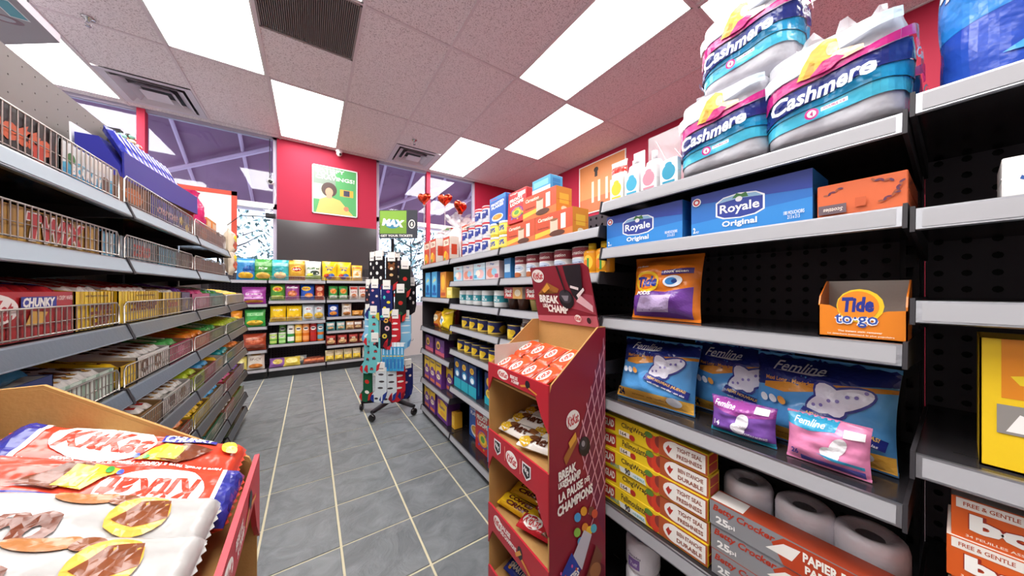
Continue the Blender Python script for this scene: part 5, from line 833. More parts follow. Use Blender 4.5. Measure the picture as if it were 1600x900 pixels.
# ================================================================== candy trays on the left shelving
def LPut(kind, label, group, y, z, off=0, rz=0, rx=0): return put(kind, label, group, LF-.016-DD[kind]/2-off, y, z+.001, PI/2+rz, rx)
BAR = {}
def cbar(kind, cname, col, ops, L=.15, W=.042, Th=.024, seed=1): bag('c_'+kind, L, W, Th, col+'/f', ops, 'candy_bar', 'candy', seed, True, nu=12, nv=8); BAR[kind] = (cname, W, Th, L)
cbar('red', 'red', '#b8262c', [E(.4, .5, .22, .4, '#efe6e0'), R(.66, .3, .9, .7, '#2b3290')], seed=101)
cbar('yel', 'yellow', '#e3b41f', [R(.2, .25, .8, .75, '#7a3a20'), R(.25, .35, .75, .65, '#ecc93c')], seed=102)
cbar('aer', 'white and brown', '#dfdad4', [E(.3, .5, .16, .4, '#5a2f1f'), E(.3, .5, .08, .2, '#dfdad4'), E(.7, .5, .16, .36, '#7a4a2c'), E(.88, .4, .06, .2, '#b8863a')], seed=103)
cbar('brn', 'dark brown', '#3a241c', [R(.15, .3, .85, .7, '#c9a05a')], seed=104)
cbar('blu', 'blue', '#28309a', [R(.15, .35, .85, .65, '#c9b8e0')], seed=105)
cbar('sky', 'light blue', '#4a9fd0', [E(.5, .5, .3, .36, '#e9eff2')], L=.14, W=.072, Th=.032, seed=106)
cbar('lim', 'lime green', '#b4c92c', [E(.5, .5, .3, .36, '#e9e23a'), R(.2, .4, .45, .6, '#2a2a20')], L=.14, W=.072, Th=.032, seed=107)
cbar('org', 'orange', '#df7a22', [R(.2, .3, .8, .7, '#efc23a')], L=.14, W=.072, Th=.032, seed=108)
cbar('grn', 'green', '#4a9a4c', [E(.5, .5, .3, .36, '#cfe0b0')], L=.14, W=.072, Th=.032, seed=109)
cbar('pnk', 'pink', '#d9578a', [E(.5, .5, .3, .36, '#f0d6e0')], L=.14, W=.072, Th=.032, seed=110)
cbar('pur', 'purple', '#6a3f92', [E(.5, .5, .3, .36, '#d9cde6')], L=.14, W=.072, Th=.032, seed=111)
cbar('whr', 'white and red', '#e6dcd4', [R(.1, .2, .9, .5, '#c23a30'), R(.2, .6, .8, .8, '#c23a30')], seed=112)
cbar('gld', 'gold', '#c8963a', [R(.1, .2, .9, .8, '#d9ac52'), R(.3, .35, .7, .65, '#b8322c')], seed=113)
cbar('tea', 'teal', '#2a9aa0', [E(.5, .5, .3, .36, '#e3e23a')], L=.14, W=.072, Th=.032, seed=114)
ORD = ['top', 'second', 'third', 'fourth', 'fifth', 'sixth', 'seventh', 'lowest']; ZZ = LZ + [.10]
_n = [0]; ROOT = [None]
def ltray(sh, y0, y1, cname, col, inner, bar=None, Hf=.06, Hb=None, front=(), D=.19, layers=1, desc='', jit=.06, skip=0, lift=0):
    k = 'lt%d' % _n[0]; _n[0] += 1; W = y1-y0-.004; z = ZZ[sh]
    tray(k, W, D, Hf, Hb or Hf*1.25, col, inner, front)
    ROOT[0] = LPut(k, '%s cardboard candy tray %son the %s candy shelf' % (cname, desc+' ' if desc else '', ORD[sh]), 'candy trays', (y0+y1)/2, z)
    if not bar or sh == 0: return
    bn, bw, bt, bl = BAR[bar]; n = max(1, int((W-.012)/(bw+.001))); pitch = (W-.012)/n; up = max(.004, Hf-.028+lift*.4); sl = .2
    r_ = MB(); r_.prism([(-D/2+.004, .004), (D/2-.004, .004), (D/2-.004, up+D*sl*.92), (-D/2+.004, up)], -W/2+.005, W/2-.005, inner); ro = r_.build('sloped_riser', ROOT[0])
    for i in range(n):
        if skip and i % skip == skip-1: continue
        y = y0+.008+pitch*(i+.5); name, cat, me, parts = K['c_'+bar]
        M = Matrix.Translation((LF-.016-D/2+random.uniform(-.006, .006), y, z+.002+up+D/2*sl+bt*.42+random.uniform(0, .004))) @ Matrix.Rotation(PI/2, 4, 'Z') @ Matrix.Rotation(sl, 4, 'X') @ Matrix.Rotation(-PI/2+random.uniform(-jit, jit), 4, 'Z') @ Matrix.Rotation(-PI/2, 4, 'X') @ Matrix.Translation((0, 0, -bw/2))
        o = link(name, me); o.matrix_basis = M
        tag(o, '%s wrapped candy pack in the %s tray, %s candy shelf' % (bn, cname, ORD[sh]), cat, '%s packs in the %s tray, %s shelf' % (bn, cname, ORD[sh]))
        for p, m in parts: link(p, m, o)
CBI = '#a07c50/k'; WHI = '#c9c2ba/k'
STR = lambda c1, c2, n=9: [R(i/n, .0, (i+.55)/n, 1, (c1, c2)[i % 2]) for i in range(n)]
# top shelf
ltray(0, .72, 1.105, 'black', '#231d1e', CBI, 'brn', .088, .1, STR('#2c2424', '#1f191a', 12) + [T('Glosette', .58, .55, .7, .55, '#d8643c', .3, .05), R(.8, .1, .88, .45, '#c8402c')], layers=2)
ltray(0, 1.11, 1.325, 'white and blue', '#dfe3e4', WHI, 'sky', .085, .1, [R(0, .0, 1, .42, '#2f9ac8'), P([(0, .42), (.3, .6), (.7, .5), (1, .62), (1, .3), (0, .3)], '#4ab0d4'), E(.16, .6, .07, .16, '#3f7a3a'), R(.15, .4, .17, .6, '#5a4a30'), T('BOUNTY', .46, .36, .6, .3, '#f3f2ee', .1, .06), E(.82, .36, .1, .26, '#6a4430')] + [R(.3+.09*i, .7, .35+.09*i, 1, '#e9e4dc') for i in range(7)], layers=2)
ltray(0, 1.36, 1.56, 'brown', '#6a4630', CBI, 'org', .08, .095, STR('#8a5a34', '#5a3a28', 8) + [E(.4, .5, .3, .3, '#c9743a')], layers=2)
ltray(0, 1.565, 1.965, 'deep blue', '#2b2f86', WHI, 'blu', .08, .095, STR('#2f3490', '#24286e', 14) + [E(.72, .55, .05, .22, '#e9c62c'), E(.9, .3, .05, .22, '#e9c62c'), T('CRUNCHIE', .36, .5, .5, .3, '#d9a0a8', .2, .04)], layers=2)
ltray(0, 2.0, 2.6, 'reddish brown', '#7a4038', CBI, 'brn', .075, .09, STR('#8a4a3c', '#6a342e', 12) + [E(.3, .5, .1, .3, '#b8683a')], layers=2)
# tilted blue bar tray standing on the trays below
t = thing('display_tray', 'tilted deep blue tray of bars raised on top of the candy shelving', 'display box', (LF-.12, 1.79, 1.41), PI/2); t.rotation_euler = (0, -.06, PI/2)
m = MB(); m.box(-.36, -.09, 0, .36, -.086, .085, '#2a2c92'); m.build('front_panel', t); m = MB(); m.box(-.36, -.086, 0, .36, .09, .004, CBI); m.build('floor', t); m = MB(); m.box(-.16, .086, 0, .36, .09, .2, '#e4e6ea'); m.build('back_panel', t)
m = MB(); m.prism([(-.086, 0), (.086, 0), (.086, .2), (-.086, .085)], .356, .36, '#e2dcd8'); m.build('side_panel', t);
m = MB(); prt(m, [T('CRUNCHIE', .5, .4, .9, .4, '#6a2a24', .1, .05)], .172, .12, lambda s, z, e: (.36+e, s, z)); m.build('printed_panel', t)
m = MB(); m.prism([(-.02, .004), (.08, .004), (.08, .17), (.03, .17), (-.015, .08)], -.16, .35, '#2a2c92'); m.build('sloped_riser', t)
bpy.context.view_layer.update()
for i in range(11):
    name, cat, me, parts = K['c_blu']; M = t.matrix_basis @ Matrix.Translation((-.135+.044*i, -.012, .142)) @ Matrix.Rotation(1.12, 4, 'X') @ Matrix.Rotation(-PI/2, 4, 'Z') @ Matrix.Rotation(-PI/2, 4, 'X') @ Matrix.Translation((0, 0, -.021))
    o = link(name, me); o.matrix_basis = M; tag(o, 'blue wrapped candy bar in the tilted deep blue tray on top', cat, 'bars in the tilted blue tray')
    for p, q in parts: link(p, q, o)
# pink crumpled gift bags and small orange boxes beyond
def crumple(kind, W, H, T_, col, seed, name='gift_bag', cat='bag'):
    rnd = random.Random(seed); ph = [rnd.uniform(0, 6) for _ in range(8)]; DD[kind] = T_; m = MB()
    def fn(i, j):
        a = 2*PI*i; k = 1-.75*max(0, j-.62)/.38 if j > .62 else 1; k += .4*max(0, j-.86)/.14
        w = 1+.1*math.sin(5*a+ph[0]+6*j)+.07*math.sin(9*a+ph[1]-9*j)+.06*math.sin(14*j+ph[2]+3*a)
        return (W/2*k*w*math.cos(a), T_/2*k*w*math.sin(a), H*j)
    m.grid(28, 14, fn, col); t_ = MB(); t_.lathe([(W*.13, H*.84), (W*.15, H*.85), (W*.13, H*.87)], '#e9d9c9/g', 14); define(kind, name, cat, m, tie=t_)
crumple('gift1', .12, .2, .1, '#c92f6c/f', 3); crumple('gift2', .13, .15, .11, '#d8344a/f', 4)
LPut('gift1', 'crumpled magenta gift bag on top of the candy shelving', None, 2.33, 1.385, .03); LPut('gift2', 'crumpled red gift bag beside the magenta one', None, 2.14, 1.385, .03)
carton('orb', .09, .07, .075, '#d9863a', [R(.1, .4, .9, .8, '#e9c49a')], name='small_box', cat='box')
for y, lb in ((2.44, 'small orange box beside the magenta gift bag'), (2.55, 'small orange box at the end of the candy top shelf')): LPut('orb', lb, 'small orange boxes', y, 1.39, .03)
# second shelf
carton('tealbox', .24, .05, .115, '#2aa7bc', [E(.2, .5, .2, .3, '#4a9a4c'), E(.1, .3, .1, .2, '#e0c02c')], name='candy_carton', cat='box'); LPut('tealbox', 'teal carton standing at the back of the second candy shelf', None, .915, 1.14, .175)
carton('blackbox', .56, .03, .12, '#201c28', [T('Clodhoppers', .45, .42, .7, .4, '#7a2a30', .25, .05), R(0, .0, 1, .12, '#2a2434')], name='candy_carton', cat='box'); LPut('blackbox', 'long black carton with dark red script at the back of the second candy shelf', None, 1.32, 1.14, .198)
ltray(1, .9, 1.262, 'gold', '#b58a3c', CBI, 'gld', .068, .08, STR('#c89c48', '#9a7432', 16) + [T('TWIX', .55, .5, .52, .86, '#f0e6dc', .2, .1), T('TWIX', .55, .5, .5, .78, '#b82c2c', .2, .06)], D=.17, layers=2)
ltray(1, .72, .895, 'amber', '#c9952a', CBI, 'yel', .068, .08, STR('#d9a83a', '#b88424', 8), D=.17, layers=2)
ltray(1, 1.265, 1.335, 'pale blue', '#9cc4d4', WHI, 'sky', .066, .08, STR('#e3e6e2', '#4a9ac0', 6), D=.17, layers=2)
ltray(1, 1.36, 1.62, 'slate grey', '#7c8a94', WHI, 'aer', .068, .08, STR('#98a4aa', '#5a666e', 14) + [T('ZERO', .5, .5, .5, .55, '#b8443c', .2, .05)], D=.17, layers=2)
ltray(1, 1.625, 1.8, 'steel blue', '#4a88a0', WHI, 'tea', .066, .08, STR('#5a9ab0', '#34646e', 10), D=.17, layers=2)
ltray(1, 1.805, 1.965, 'cocoa brown', '#5a4238', CBI, 'brn', .066, .08, STR('#6a4c40', '#4a342c', 8), D=.17, layers=2)
ltray(1, 2.0, 2.6, 'maroon', '#7a3a36', CBI, 'whr', .066, .08, STR('#8a463e', '#642c2a', 14), D=.17, layers=2)
for kd, c, w, y, lb in (('wbx', '#dfe2e4', .1, 1.47, 'white carton at the back of the second candy shelf'), ('kbx', '#a87c3c', .09, 1.63, 'tan carton at the back of the second candy shelf'), ('rbx', '#b83038', .12, 2.05, 'red carton at the back of the second candy shelf')): carton(kd, w, .04, .11, c, [R(.1, .3, .9, .7, '#e9e4da')], name='candy_carton', cat='box'); LPut(kd, lb, None, y, 1.14, .186)
# third shelf
ltray(2, .712, 1.155, 'red', '#b3262c', '#b9aea4/k', 'red', .095, .1, [R(0, .0, 1, .56, '#a82a2a')] + [R(i/14, 0, i/14+.01, .56, '#8a1f22') for i in range(14)] + [E(.5, .66, .13, .3, '#efe8e2'), T('KitKat', .5, .64, .2, .4, '#b8262c', .25, .04), R(.64, .66, .86, .9, '#2b3290'), T('CHUNKY', .75, .78, .2, .2, '#f3f0ea', .15, .05), P([(.66, .3), (.7, .6), (.8, .56), (.76, .3)], '#d9a84a'), T('A CRISPY WAFER', .92, .86, .12, .1, '#f0d9d0')], layers=2, lift=.02)
ltray(2, 1.16, 1.33, 'mustard yellow', '#e3bc22', WHI, 'whr', .095, .11, STR('#ecc72e', '#cfa41c', 10) + [T('COFFEE', .6, .52, .62, .3, '#7a2c22', .2, .07), T('CRISP', .62, .22, .5, .28, '#7a2c22', .2, .07), T('une barre croquante', .5, .88, .6, .08, '#5a3a1a')], layers=2, lift=.02)
ltray(2, 1.352, 1.63, 'bright yellow', '#eac524', WHI, 'whr', .095, .11, STR('#efcd34', '#d3aa1e', 16) + [T('format économique', .6, .86, .5, .09, '#5a3a1a'), T('COFFEE CRISP', .55, .5, .7, .3, '#7a2c22', .2, .06)], layers=2, lift=.02)
ltray(2, 1.665, 1.86, 'lemon yellow', '#dfb928', WHI, 'aer', .09, .1, STR('#ecc63a', '#8a6a30', 10) + [T('Caramel', .5, .5, .6, .3, '#b8442c', .2, .05)], layers=2, lift=.015)
ltray(2, 1.865, 1.975, 'plum grey', '#5a4a66', WHI, 'pur', .088, .1, [E(.5, .5, .3, .3, '#8a7a96'), E(.6, .4, .16, .2, '#c9a84a')], layers=2, lift=.015)
ltray(2, 2.0, 2.3, 'rose pink', '#b8587c', CBI, 'pnk', .08, .095, [E(.5, .5, .3, .3, '#d9a0b4')], layers=2, lift=.01)
ltray(2, 2.305, 2.6, 'sea green', '#4a8a7c', CBI, 'grn', .078, .095, [E(.5, .5, .3, .3, '#9ac4b4')], layers=2, lift=.01)
ltray(2, 2.64, 3.24, 'cream', '#c9c0a8', CBI, 'yel', .07, .085, [E(.3, .5, .1, .3, '#d9b83a'), E(.7, .5, .1, .3, '#8a9ab0')], layers=2, lift=.01)
# fourth shelf
ltray(3, .78, 1.09, 'navy', '#1f2f66', WHI, 'sky', .105, .115, [E(.66, .6, .05, .26, '#4aa0d0', .5), E(.5, .3, .06, .16, '#c9604a')], layers=2, lift=.03)
ltray(3, 1.095, 1.33, 'mint and white', '#cfdcd0', WHI, 'aer', .068, .08, STR('#d9e0d6', '#9ab4a0', 8), layers=2)
ltray(3, 1.36, 1.46, 'sunflower yellow', '#e0b428', CBI, 'yel', .062, .075, [E(.5, .5, .3, .3, '#f0d24a')], layers=2)
ltray(3, 1.465, 1.73, 'white ringed', '#ddd8d2', WHI, 'aer', .07, .085, [E(.2, .5, .1, .34, '#5a2f1f'), E(.2, .5, .05, .17, '#ddd8d2'), E(.6, .5, .12, .34, '#7a4a2c'), E(.6, .5, .06, .17, '#ddd8d2'), T('59800 20011', .85, .2, .24, .12, '#3a2a24')], layers=2, lift=.01)
ltray(3, 1.735, 1.975, 'magenta', '#b03058', CBI, 'grn', .065, .08, [E(.5, .5, .2, .3, '#d97a98')], layers=1, skip=3)
ltray(3, 2.0, 2.3, 'coral', '#c9604a', CBI, 'org', .06, .075, [E(.5, .5, .3, .3, '#e3a07a')], layers=2)
ltray(3, 2.305, 2.6, 'olive', '#6a7a3c', CBI, 'grn', .06, .075, [E(.5, .5, .3, .3, '#a8bc6a')], layers=1)
ltray(3, 2.64, 3.24, 'leaf green', '#4f8a3c', CBI, 'lim', .055, .07, [E(.5, .5, .2, .3, '#b8d06a')], layers=1)
# fifth shelf
ltray(4, .78, 1.33, 'tan', '#b08a58', CBI, 'red', .06, .075, [E(.5, .5, .2, .3, '#c9463c')], layers=1)
ltray(4, 1.36, 1.66, 'plain brown', '#9a7448', CBI, 'whr', .062, .09, [E(.3, .5, .12, .3, '#c2463c')], layers=1, skip=4)
ltray(4, 1.665, 1.975, 'white and cocoa', '#d9d2ca', WHI, 'aer', .064, .08, [E(.3, .5, .12, .36, '#5a2f1f'), E(.7, .5, .12, .36, '#8a5a34')], layers=2)
ltray(4, 2.0, 2.2, 'lime', '#b9cc34', CBI, 'lim', .06, .075, [E(.5, .5, .3, .3, '#2f3020')], layers=2)
ltray(4, 2.205, 2.42, 'raspberry', '#b8405c', CBI, 'sky', .06, .08, [E(.5, .5, .3, .3, '#e0a0b0')], layers=1)
ltray(4, 2.425, 2.6, 'ivory', '#d6cfc0', WHI, 'yel', .058, .075, [E(.5, .5, .3, .3, '#e3c03a')], layers=1, skip=3)
ltray(4, 2.64, 2.94, 'turquoise', '#2f9a9c', CBI, 'tea', .055, .07, [E(.5, .5, .3, .3, '#d9e03a')])
ltray(4, 2.945, 3.24, 'amber brown', '#a8742c', CBI, 'org', .055, .07, [E(.5, .5, .3, .3, '#e3b45a')])
# sixth to lowest
for sh, rows in ((5, ((1.36, 1.66, 'kraft brown', '#96703f', 'pur'), (1.665, 1.975, 'rust orange', '#b8502a', 'org'), (2.0, 2.3, 'canary yellow', '#e0c02c', 'yel'), (2.305, 2.6, 'pearl white', '#d4d0c8', 'sky'), (2.64, 2.94, 'scarlet', '#b82c34', 'pnk'), (2.945, 3.24, 'pale violet', '#9a88b4', 'pur'))),
                 (6, ((1.6, 1.975, 'crimson', '#a82a3c', 'yel'), (2.0, 2.22, 'aqua', '#3aa4b0', 'tea'), (2.225, 2.6, 'emerald', '#3a8a54', 'grn'), (2.64, 2.94, 'salmon', '#d08a78', 'whr'), (2.945, 3.24, 'apple green', '#7ab04a', 'lim'))),
                 (7, ((2.0, 2.3, 'honey orange', '#e09a24', 'org'), (2.305, 2.6, 'blush pink', '#d9a8a8', 'pnk'), (2.64, 2.94, 'moss green', '#7a9a4a', 'grn'), (2.945, 3.24, 'mixed cream', '#d0c4a4', 'whr')))):
    for (a, b, cn, c, br) in rows: ltray(sh, a, b, cn, c, CBI, br, .058, .075, [E(.5, .5, .2, .3, '#e3d6b0')], skip=5)
# pegged keychains at the end of the tall grey panel
t = thing('keychain_rack', 'small dark rack crowded with colourful keychains at the tall grey panel', 'rack', (LF-.2, 1.9, 1.53), 0)
m = MB(); m.box(-.02, -.03, 0, .0, .07, .16, '#2a2628/d', .004); m.build('board', t); rnd = random.Random(2)
for i in range(26):
    m = MB(); c = rnd.choice(['#d98a7a/g', '#5aa0c0/g', '#e0c9a0/g', '#c9504a/g', '#efe6dc/g', '#3a3436/g', '#8ac0b0/g']); r = rnd.uniform(.009, .016); m.lathe([(0, -r), (r*.8, -r*.5), (r, 0), (r*.7, r*.6), (0, r*.9)], c, 8, Matrix.Translation((.012+rnd.uniform(0, .025), rnd.uniform(-.03, .07), rnd.uniform(.02, .16)))); m.build('keychain', t)
# flat dropped sign board over the candy shelving
t = thing('hanging_sign', 'grey dropped sign board with red and teal marks hanging under the ceiling', 'sign', (0, 0, 2.6))
m = MB(); m.prism([(-1.305, 2.3), (-1.305, 3.15), (-1.79, 3.5), (-2.6, 3.5), (-2.6, 2.3)], 0, .05, '#a59fa6/d', 'z'); m.build('board', t)
m = MB(); f_ = lambda x, z, e: (-1.33-z, 2.8+x, -e); prt(m, [R(.6, .1, 1.0, .6, '#e4e8ea'), R(.62, .14, .98, .56, '#2a93a4'), E(1.1, .9, .1, .5, '#6a2a30'), E(1.1, .9, .06, .3, '#a59fa6'), E(.5, 1.2, .1, .5, '#8a3038')], .4, .14, f_); m.build('printed_mark', t)
for x, y in ((-1.4, 2.4), (-1.4, 3.1), (-2.5, 2.4), (-2.5, 3.4)): m = MB(); m.tube([(x, y, .05), (x, y, .41)], .004, '#8a8a8e/m'); m.build('hanger', t)
# snack bags clipped to a wire rack at the shelf end
t = thing('wire_rack', 'black wire clip rack standing at the end of the upper candy shelves', 'rack', (LF-.06, 2.72, .0), PI/2)
m = MB()
for x in (-.06, .06): m.tube([(x, -.01, 1.125), (x, -.01, 1.42)], .006, '#1e1c1e/d')
for z in (1.4, 1.3, 1.2): m.tube([(-.06, -.01, z), (.06, -.01, z)], .005, '#1e1c1e/d')
m.build('frame', t)
bag('clipb', .13, .17, .06, '#d9cdb4/f', [E(.5, .4, .36, .24, '#b8502c'), E(.5, .66, .3, .14, '#e3c62c'), R(.1, .84, .9, .93, '#e9e6e0')], 'snack_bag', 'bag', 120)
for z, rx, lb in ((1.15, -.02, 'cream and rust snack bag hanging on the wire clip rack, lower one'), (1.28, -.02, 'cream and rust snack bag hanging on the wire clip rack, upper one')): put('clipb', lb, 'clipped snack bags', LF+.0, 2.72, z, PI/2, rx)
# ================================================================== sock rack
CX_, CY_ = .6, 2.78; FWD = Vector((math.sin(YAW), math.cos(YAW), 0)); RGT = Vector((math.cos(YAW), -math.sin(YAW), 0))
t = thing('sock_rack', 'black wheeled spinner rack hung with socks and topped by a ticket sign', 'rack', (CX_, CY_, 0), -YAW)
m = MB(); m.tube([(0, 0, .06), (0, 0, 1.5)], .013, BLK, 10); m.build('pole', t)
for a in (-PI*.97, -PI*.58, -.5, PI*.45):
    dx, dy = math.cos(a), math.sin(a); L = .26
    m = MB(); m.tube([(0, 0, .1), (dx*L*.5, dy*L*.5, .085), (dx*L, dy*L, .075)], [.022, .02, .016], BLK, 8); o = m.build('base_arm', t)
    m = MB(); m.lathe([(.012, -.012), (.028, -.01), (.03, 0), (.028, .01), (.012, .012)], '#171517/g', 14, Matrix.Translation((dx*L, dy*L, .031)) @ Matrix.Rotation(a+PI/2, 4, 'Z') @ Matrix.Rotation(PI/2, 4, 'X')); m.build('caster', o)
TIERS = (1.37, 1.14, .88, .6)
for z in TIERS:
    m = MB(); n = 16; m.tube([(.1*math.cos(2*PI*k/n), .1*math.sin(2*PI*k/n), z) for k in range(n+1)], .004, BLK, 5); o = m.build('tier_ring', t)
    for k in range(8):
        a = 2*PI*k/8+.2; m = MB(); m.tube([(0.01*math.cos(a), .01*math.sin(a), z), (.17*math.cos(a), .17*math.sin(a), z), (.175*math.cos(a), .175*math.sin(a), z+.015)], .003, '#8f9094/m', 5); m.build('hook', o)
m = MB(); m.box(-.105, -.03, 1.5, .225, -.018, 1.745, '#3a3c44/d', .002); o = m.build('sign_board', t)
m = MB(); prt(m, [R(.02, .16, .72, .97, '#6f9a2c'), R(.02, .55, .72, .97, '#7fae36'), E(.36, .5, .2, .16, '#2f7fa4'), T('MAX', .37, .54, .58, .26, '#f3f4f0', .1, .07, -.1), E(.86, .5, .09, .16, '#e9e6e0'), E(.86, .5, .07, .12, '#3a3c44'), T('6', .86, .5, .06, .16, '#f0e6d0', 0, .06), T('GET YOUR TICKETS', .46, .085, .84, .08, '#eceae6', 0, .03)], .33, .245, lambda x, z, e: (x+.06, -.03-e, 1.5+z)); m.build('printed_face', o)
def sock(kind, col, toe, dots, card='#e9e6e0'):
    f = 1.28; ol = [(x*f, z*f) for x, z in [(.034, .225), (.036, .075), (.024, .022), (-.01, 0), (-.052, .004), (-.07, .026), (-.06, .05), (-.036, .08), (-.034, .225)]]
    m = MB(); m.prism(ol, -.008, .008, col+'/c', 'y'); th = MB(); th.prism([(x*f, z*f) for x, z in [(-.045, .003), (-.052, .004), (-.07, .026), (-.06, .05), (-.047, .052)]], -.0095, .0095, toe+'/c', 'y'); he = MB(); he.prism([(x*f, z*f) for x, z in [(.0365, .07), (.0245, .021), (.008, .012), (.012, .05)]], -.0095, .0095, toe+'/c', 'y')
    p = MB(); FINISH[0] = 'c'; prt(p, [E(.5+x, y, rx, ry, c, 0, 10) for x, y, rx, ry, c in dots], .1*f, .225*f, lambda x, z, e: (x, -.0085-e, z)); FINISH[0] = ''
    c = MB(); c.box(-.03, -.0105, .2*f, .03, .0105, .2*f+.075, card, .001); c.add([(-.02, -.0108, .275), (.02, -.0108, .275), (.02, -.0108, .283), (-.02, -.0108, .283)], [(0, 1, 2, 3)], '#8a8688')
    DD[kind] = .02; define(kind, 'sock_pair', 'socks', m, toe=th, heel=he, printed_pattern=p, card_header=c)
def car(x, y, c1, c2): return [(x, y, .13, .028, c1), (x, y+.03, .09, .022, c2), (x-.06, y-.025, .03, .014, '#2a2628'), (x+.06, y-.025, .03, .014, '#2a2628')]
sock('s_teal', '#6fc0c4', '#c42f36', car(0, .82, '#5a3a4a', '#c04a44') + car(.05, .62, '#b8403c', '#4a3a48') + car(-.05, .42, '#5a3a4a', '#c04a44') + car(-.2, .12, '#b8403c', '#4a3a48'))
sock('s_bw', '#1f1c20', '#2a262a', [(-.15, .8, .08, .05, '#e6e2de'), (.14, .68, .08, .05, '#e6e2de'), (-.12, .52, .09, .05, '#e6e2de'), (.12, .38, .08, .05, '#e6e2de'), (-.3, .1, .08, .05, '#e6e2de')])
sock('s_bear', '#241c1a', '#b83034', [(0, .72, .22, .09, '#7a4a2c'), (-.15, .82, .07, .04, '#7a4a2c'), (.15, .82, .07, .04, '#7a4a2c'), (0, .68, .1, .04, '#e3d4bc'), (0, .5, .12, .04, '#d9b07a')])
sock('s_flor', '#2a2430', '#3a3038', [(-.15, .82, .08, .03, '#c97a6a'), (.15, .7, .1, .035, '#e0b8a8'), (-.1, .55, .09, .035, '#b86a5a'), (.12, .4, .1, .035, '#e0c8b0'), (-.3, .14, .1, .035, '#c97a6a')])
sock('s_navp', '#22285c', '#2a3070', [(-.14, .82, .09, .035, '#e3a0a8'), (.14, .66, .09, .035, '#e9d4c8'), (-.12, .48, .09, .035, '#e3a0a8'), (-.3, .14, .1, .035, '#e9d4c8')])
sock('s_navy', '#232b62', '#c9c03a', [(.1, .82, .12, .04, '#c93a78'), (-.14, .66, .08, .05, '#4ac0c0'), (.12, .52, .12, .04, '#e3d23a'), (-.12, .36, .1, .04, '#e3d23a'), (-.3, .12, .1, .035, '#4ac0c0')])
sock('s_blr', '#1e2622', '#c8342e', [(0, .6, .14, .06, '#c8342e'), (0, .3, .12, .05, '#2f5a3a')])
sock('s_lb', '#86bfe0', '#5a94c4', [(0, .7, .3, .02, '#e9eff4'), (0, .5, .3, .02, '#e9eff4'), (0, .85, .3, .02, '#e9eff4'), (-.2, .2, .2, .02, '#e9eff4')])
sock('s_don', '#1d1a22', '#2a2630', [(0, .8, .16, .07, '#d9a04a'), (0, .8, .06, .028, '#1d1a22'), (.08, .58, .16, .07, '#e3b8c0'), (.08, .58, .06, .028, '#1d1a22'), (-.08, .36, .16, .07, '#d9c04a'), (-.08, .36, .06, .028, '#1d1a22')])
sock('s_red', '#c02a34', '#8a1f28', [(0, .75, .2, .03, '#f0e6e0'), (.05, .58, .2, .03, '#f0e6e0'), (-.05, .4, .2, .03, '#f0e6e0')])
sock('s_wht', '#d3dade', '#2b3f8c', [(0, .8, .18, .03, '#4a4448'), (.04, .6, .18, .03, '#4a4448'), (-.04, .42, .18, .03, '#4a4448'), (-.3, .12, .12, .03, '#4a4448')])
sock('s_gr', '#1f5a3c', '#b8302e', [(0, .6, .2, .06, '#c9382e'), (0, .3, .2, .05, '#e6e0d6')])
def SPut(kind, label, s_, z, q=.17, tw=0, group='sock pairs on the spinner rack'):
    p = Vector((CX_, CY_, 0)) + RGT*s_ - FWD*q
    return put(kind, label, group, p.x, p.y, z-.331, -YAW+tw)
for kd, s_, z, q, tw, lb in (('s_bw', -.125, 1.37, .1, -.5, 'black socks with white shapes on the side of the upper sock tier'), ('s_bw', -.04, 1.37, .17, -.1, 'black socks with white shapes facing the aisle on the upper sock tier'), ('s_bear', .06, 1.36, .17, .1, 'dark brown socks with a bear face on the upper sock tier'), ('s_blr', .15, 1.3, .12, .5, 'dark green socks with red heels on the upper sock tier'),
    ('s_flor', -.16, 1.14, .1, -.6, 'dark floral socks on the second sock tier'), ('s_navp', -.075, 1.14, .17, -.15, 'navy socks with pink flowers on the second sock tier'), ('s_navy', .025, 1.13, .18, .05, 'navy socks with yellow and turquoise shapes on the second sock tier'), ('s_blr', .125, 1.1, .15, .4, 'dark green socks with red heels on the second sock tier'),
    ('s_lb', -.165, .93, .1, -.6, 'light blue socks on the third sock tier'), ('s_teal', -.085, .92, .17, -.15, 'turquoise car socks hanging higher than the other turquoise pairs'), ('s_don', .02, .9, .18, .0, 'black socks with ring shapes on the third sock tier'), ('s_red', .085, .89, .17, .2, 'red socks with white lettering on the third sock tier'), ('s_lb', .155, .88, .12, .6, 'light blue socks turned away beside the red pair'),
    ('s_teal', -.145, .68, .13, -.3, 'turquoise car socks hanging lowest on the outer hook'), ('s_teal', -.07, .7, .18, -.05, 'turquoise car socks hanging lowest beside the blue packets'), ('s_gr', -.16, .44, .12, -.4, 'green and red festive socks near the rack base'), ('s_wht', -.02, .46, .18, .0, 'white socks with blue toes near the rack base'), ('s_wht', .05, .45, .16, .25, 'white socks with blue toes turned sideways near the rack base'), ('s_red', .11, .45, .13, .5, 'red socks near the rack base'), ('s_navp', .16, .46, .08, .8, 'navy socks with pink flowers near the rack base'), ('s_don', .13, .92, .03, .9, 'black socks with ring shapes hung at the far side of the third sock tier'), ('s_flor', .04, 1.38, .02, .3, 'dark floral socks hung behind the bear pair on the upper sock tier'), ('s_bw', .17, 1.16, .02, .9, 'black socks with white shapes on the second sock tier'), ('s_navy', -.1, 1.4, .0, -.7, 'navy socks with yellow and turquoise shapes on the upper sock tier'), ('s_bear', -.19, .9, .0, -1.0, 'dark brown socks with a bear face on the third sock tier')): SPut(kd, lb, s_, z, q, tw)
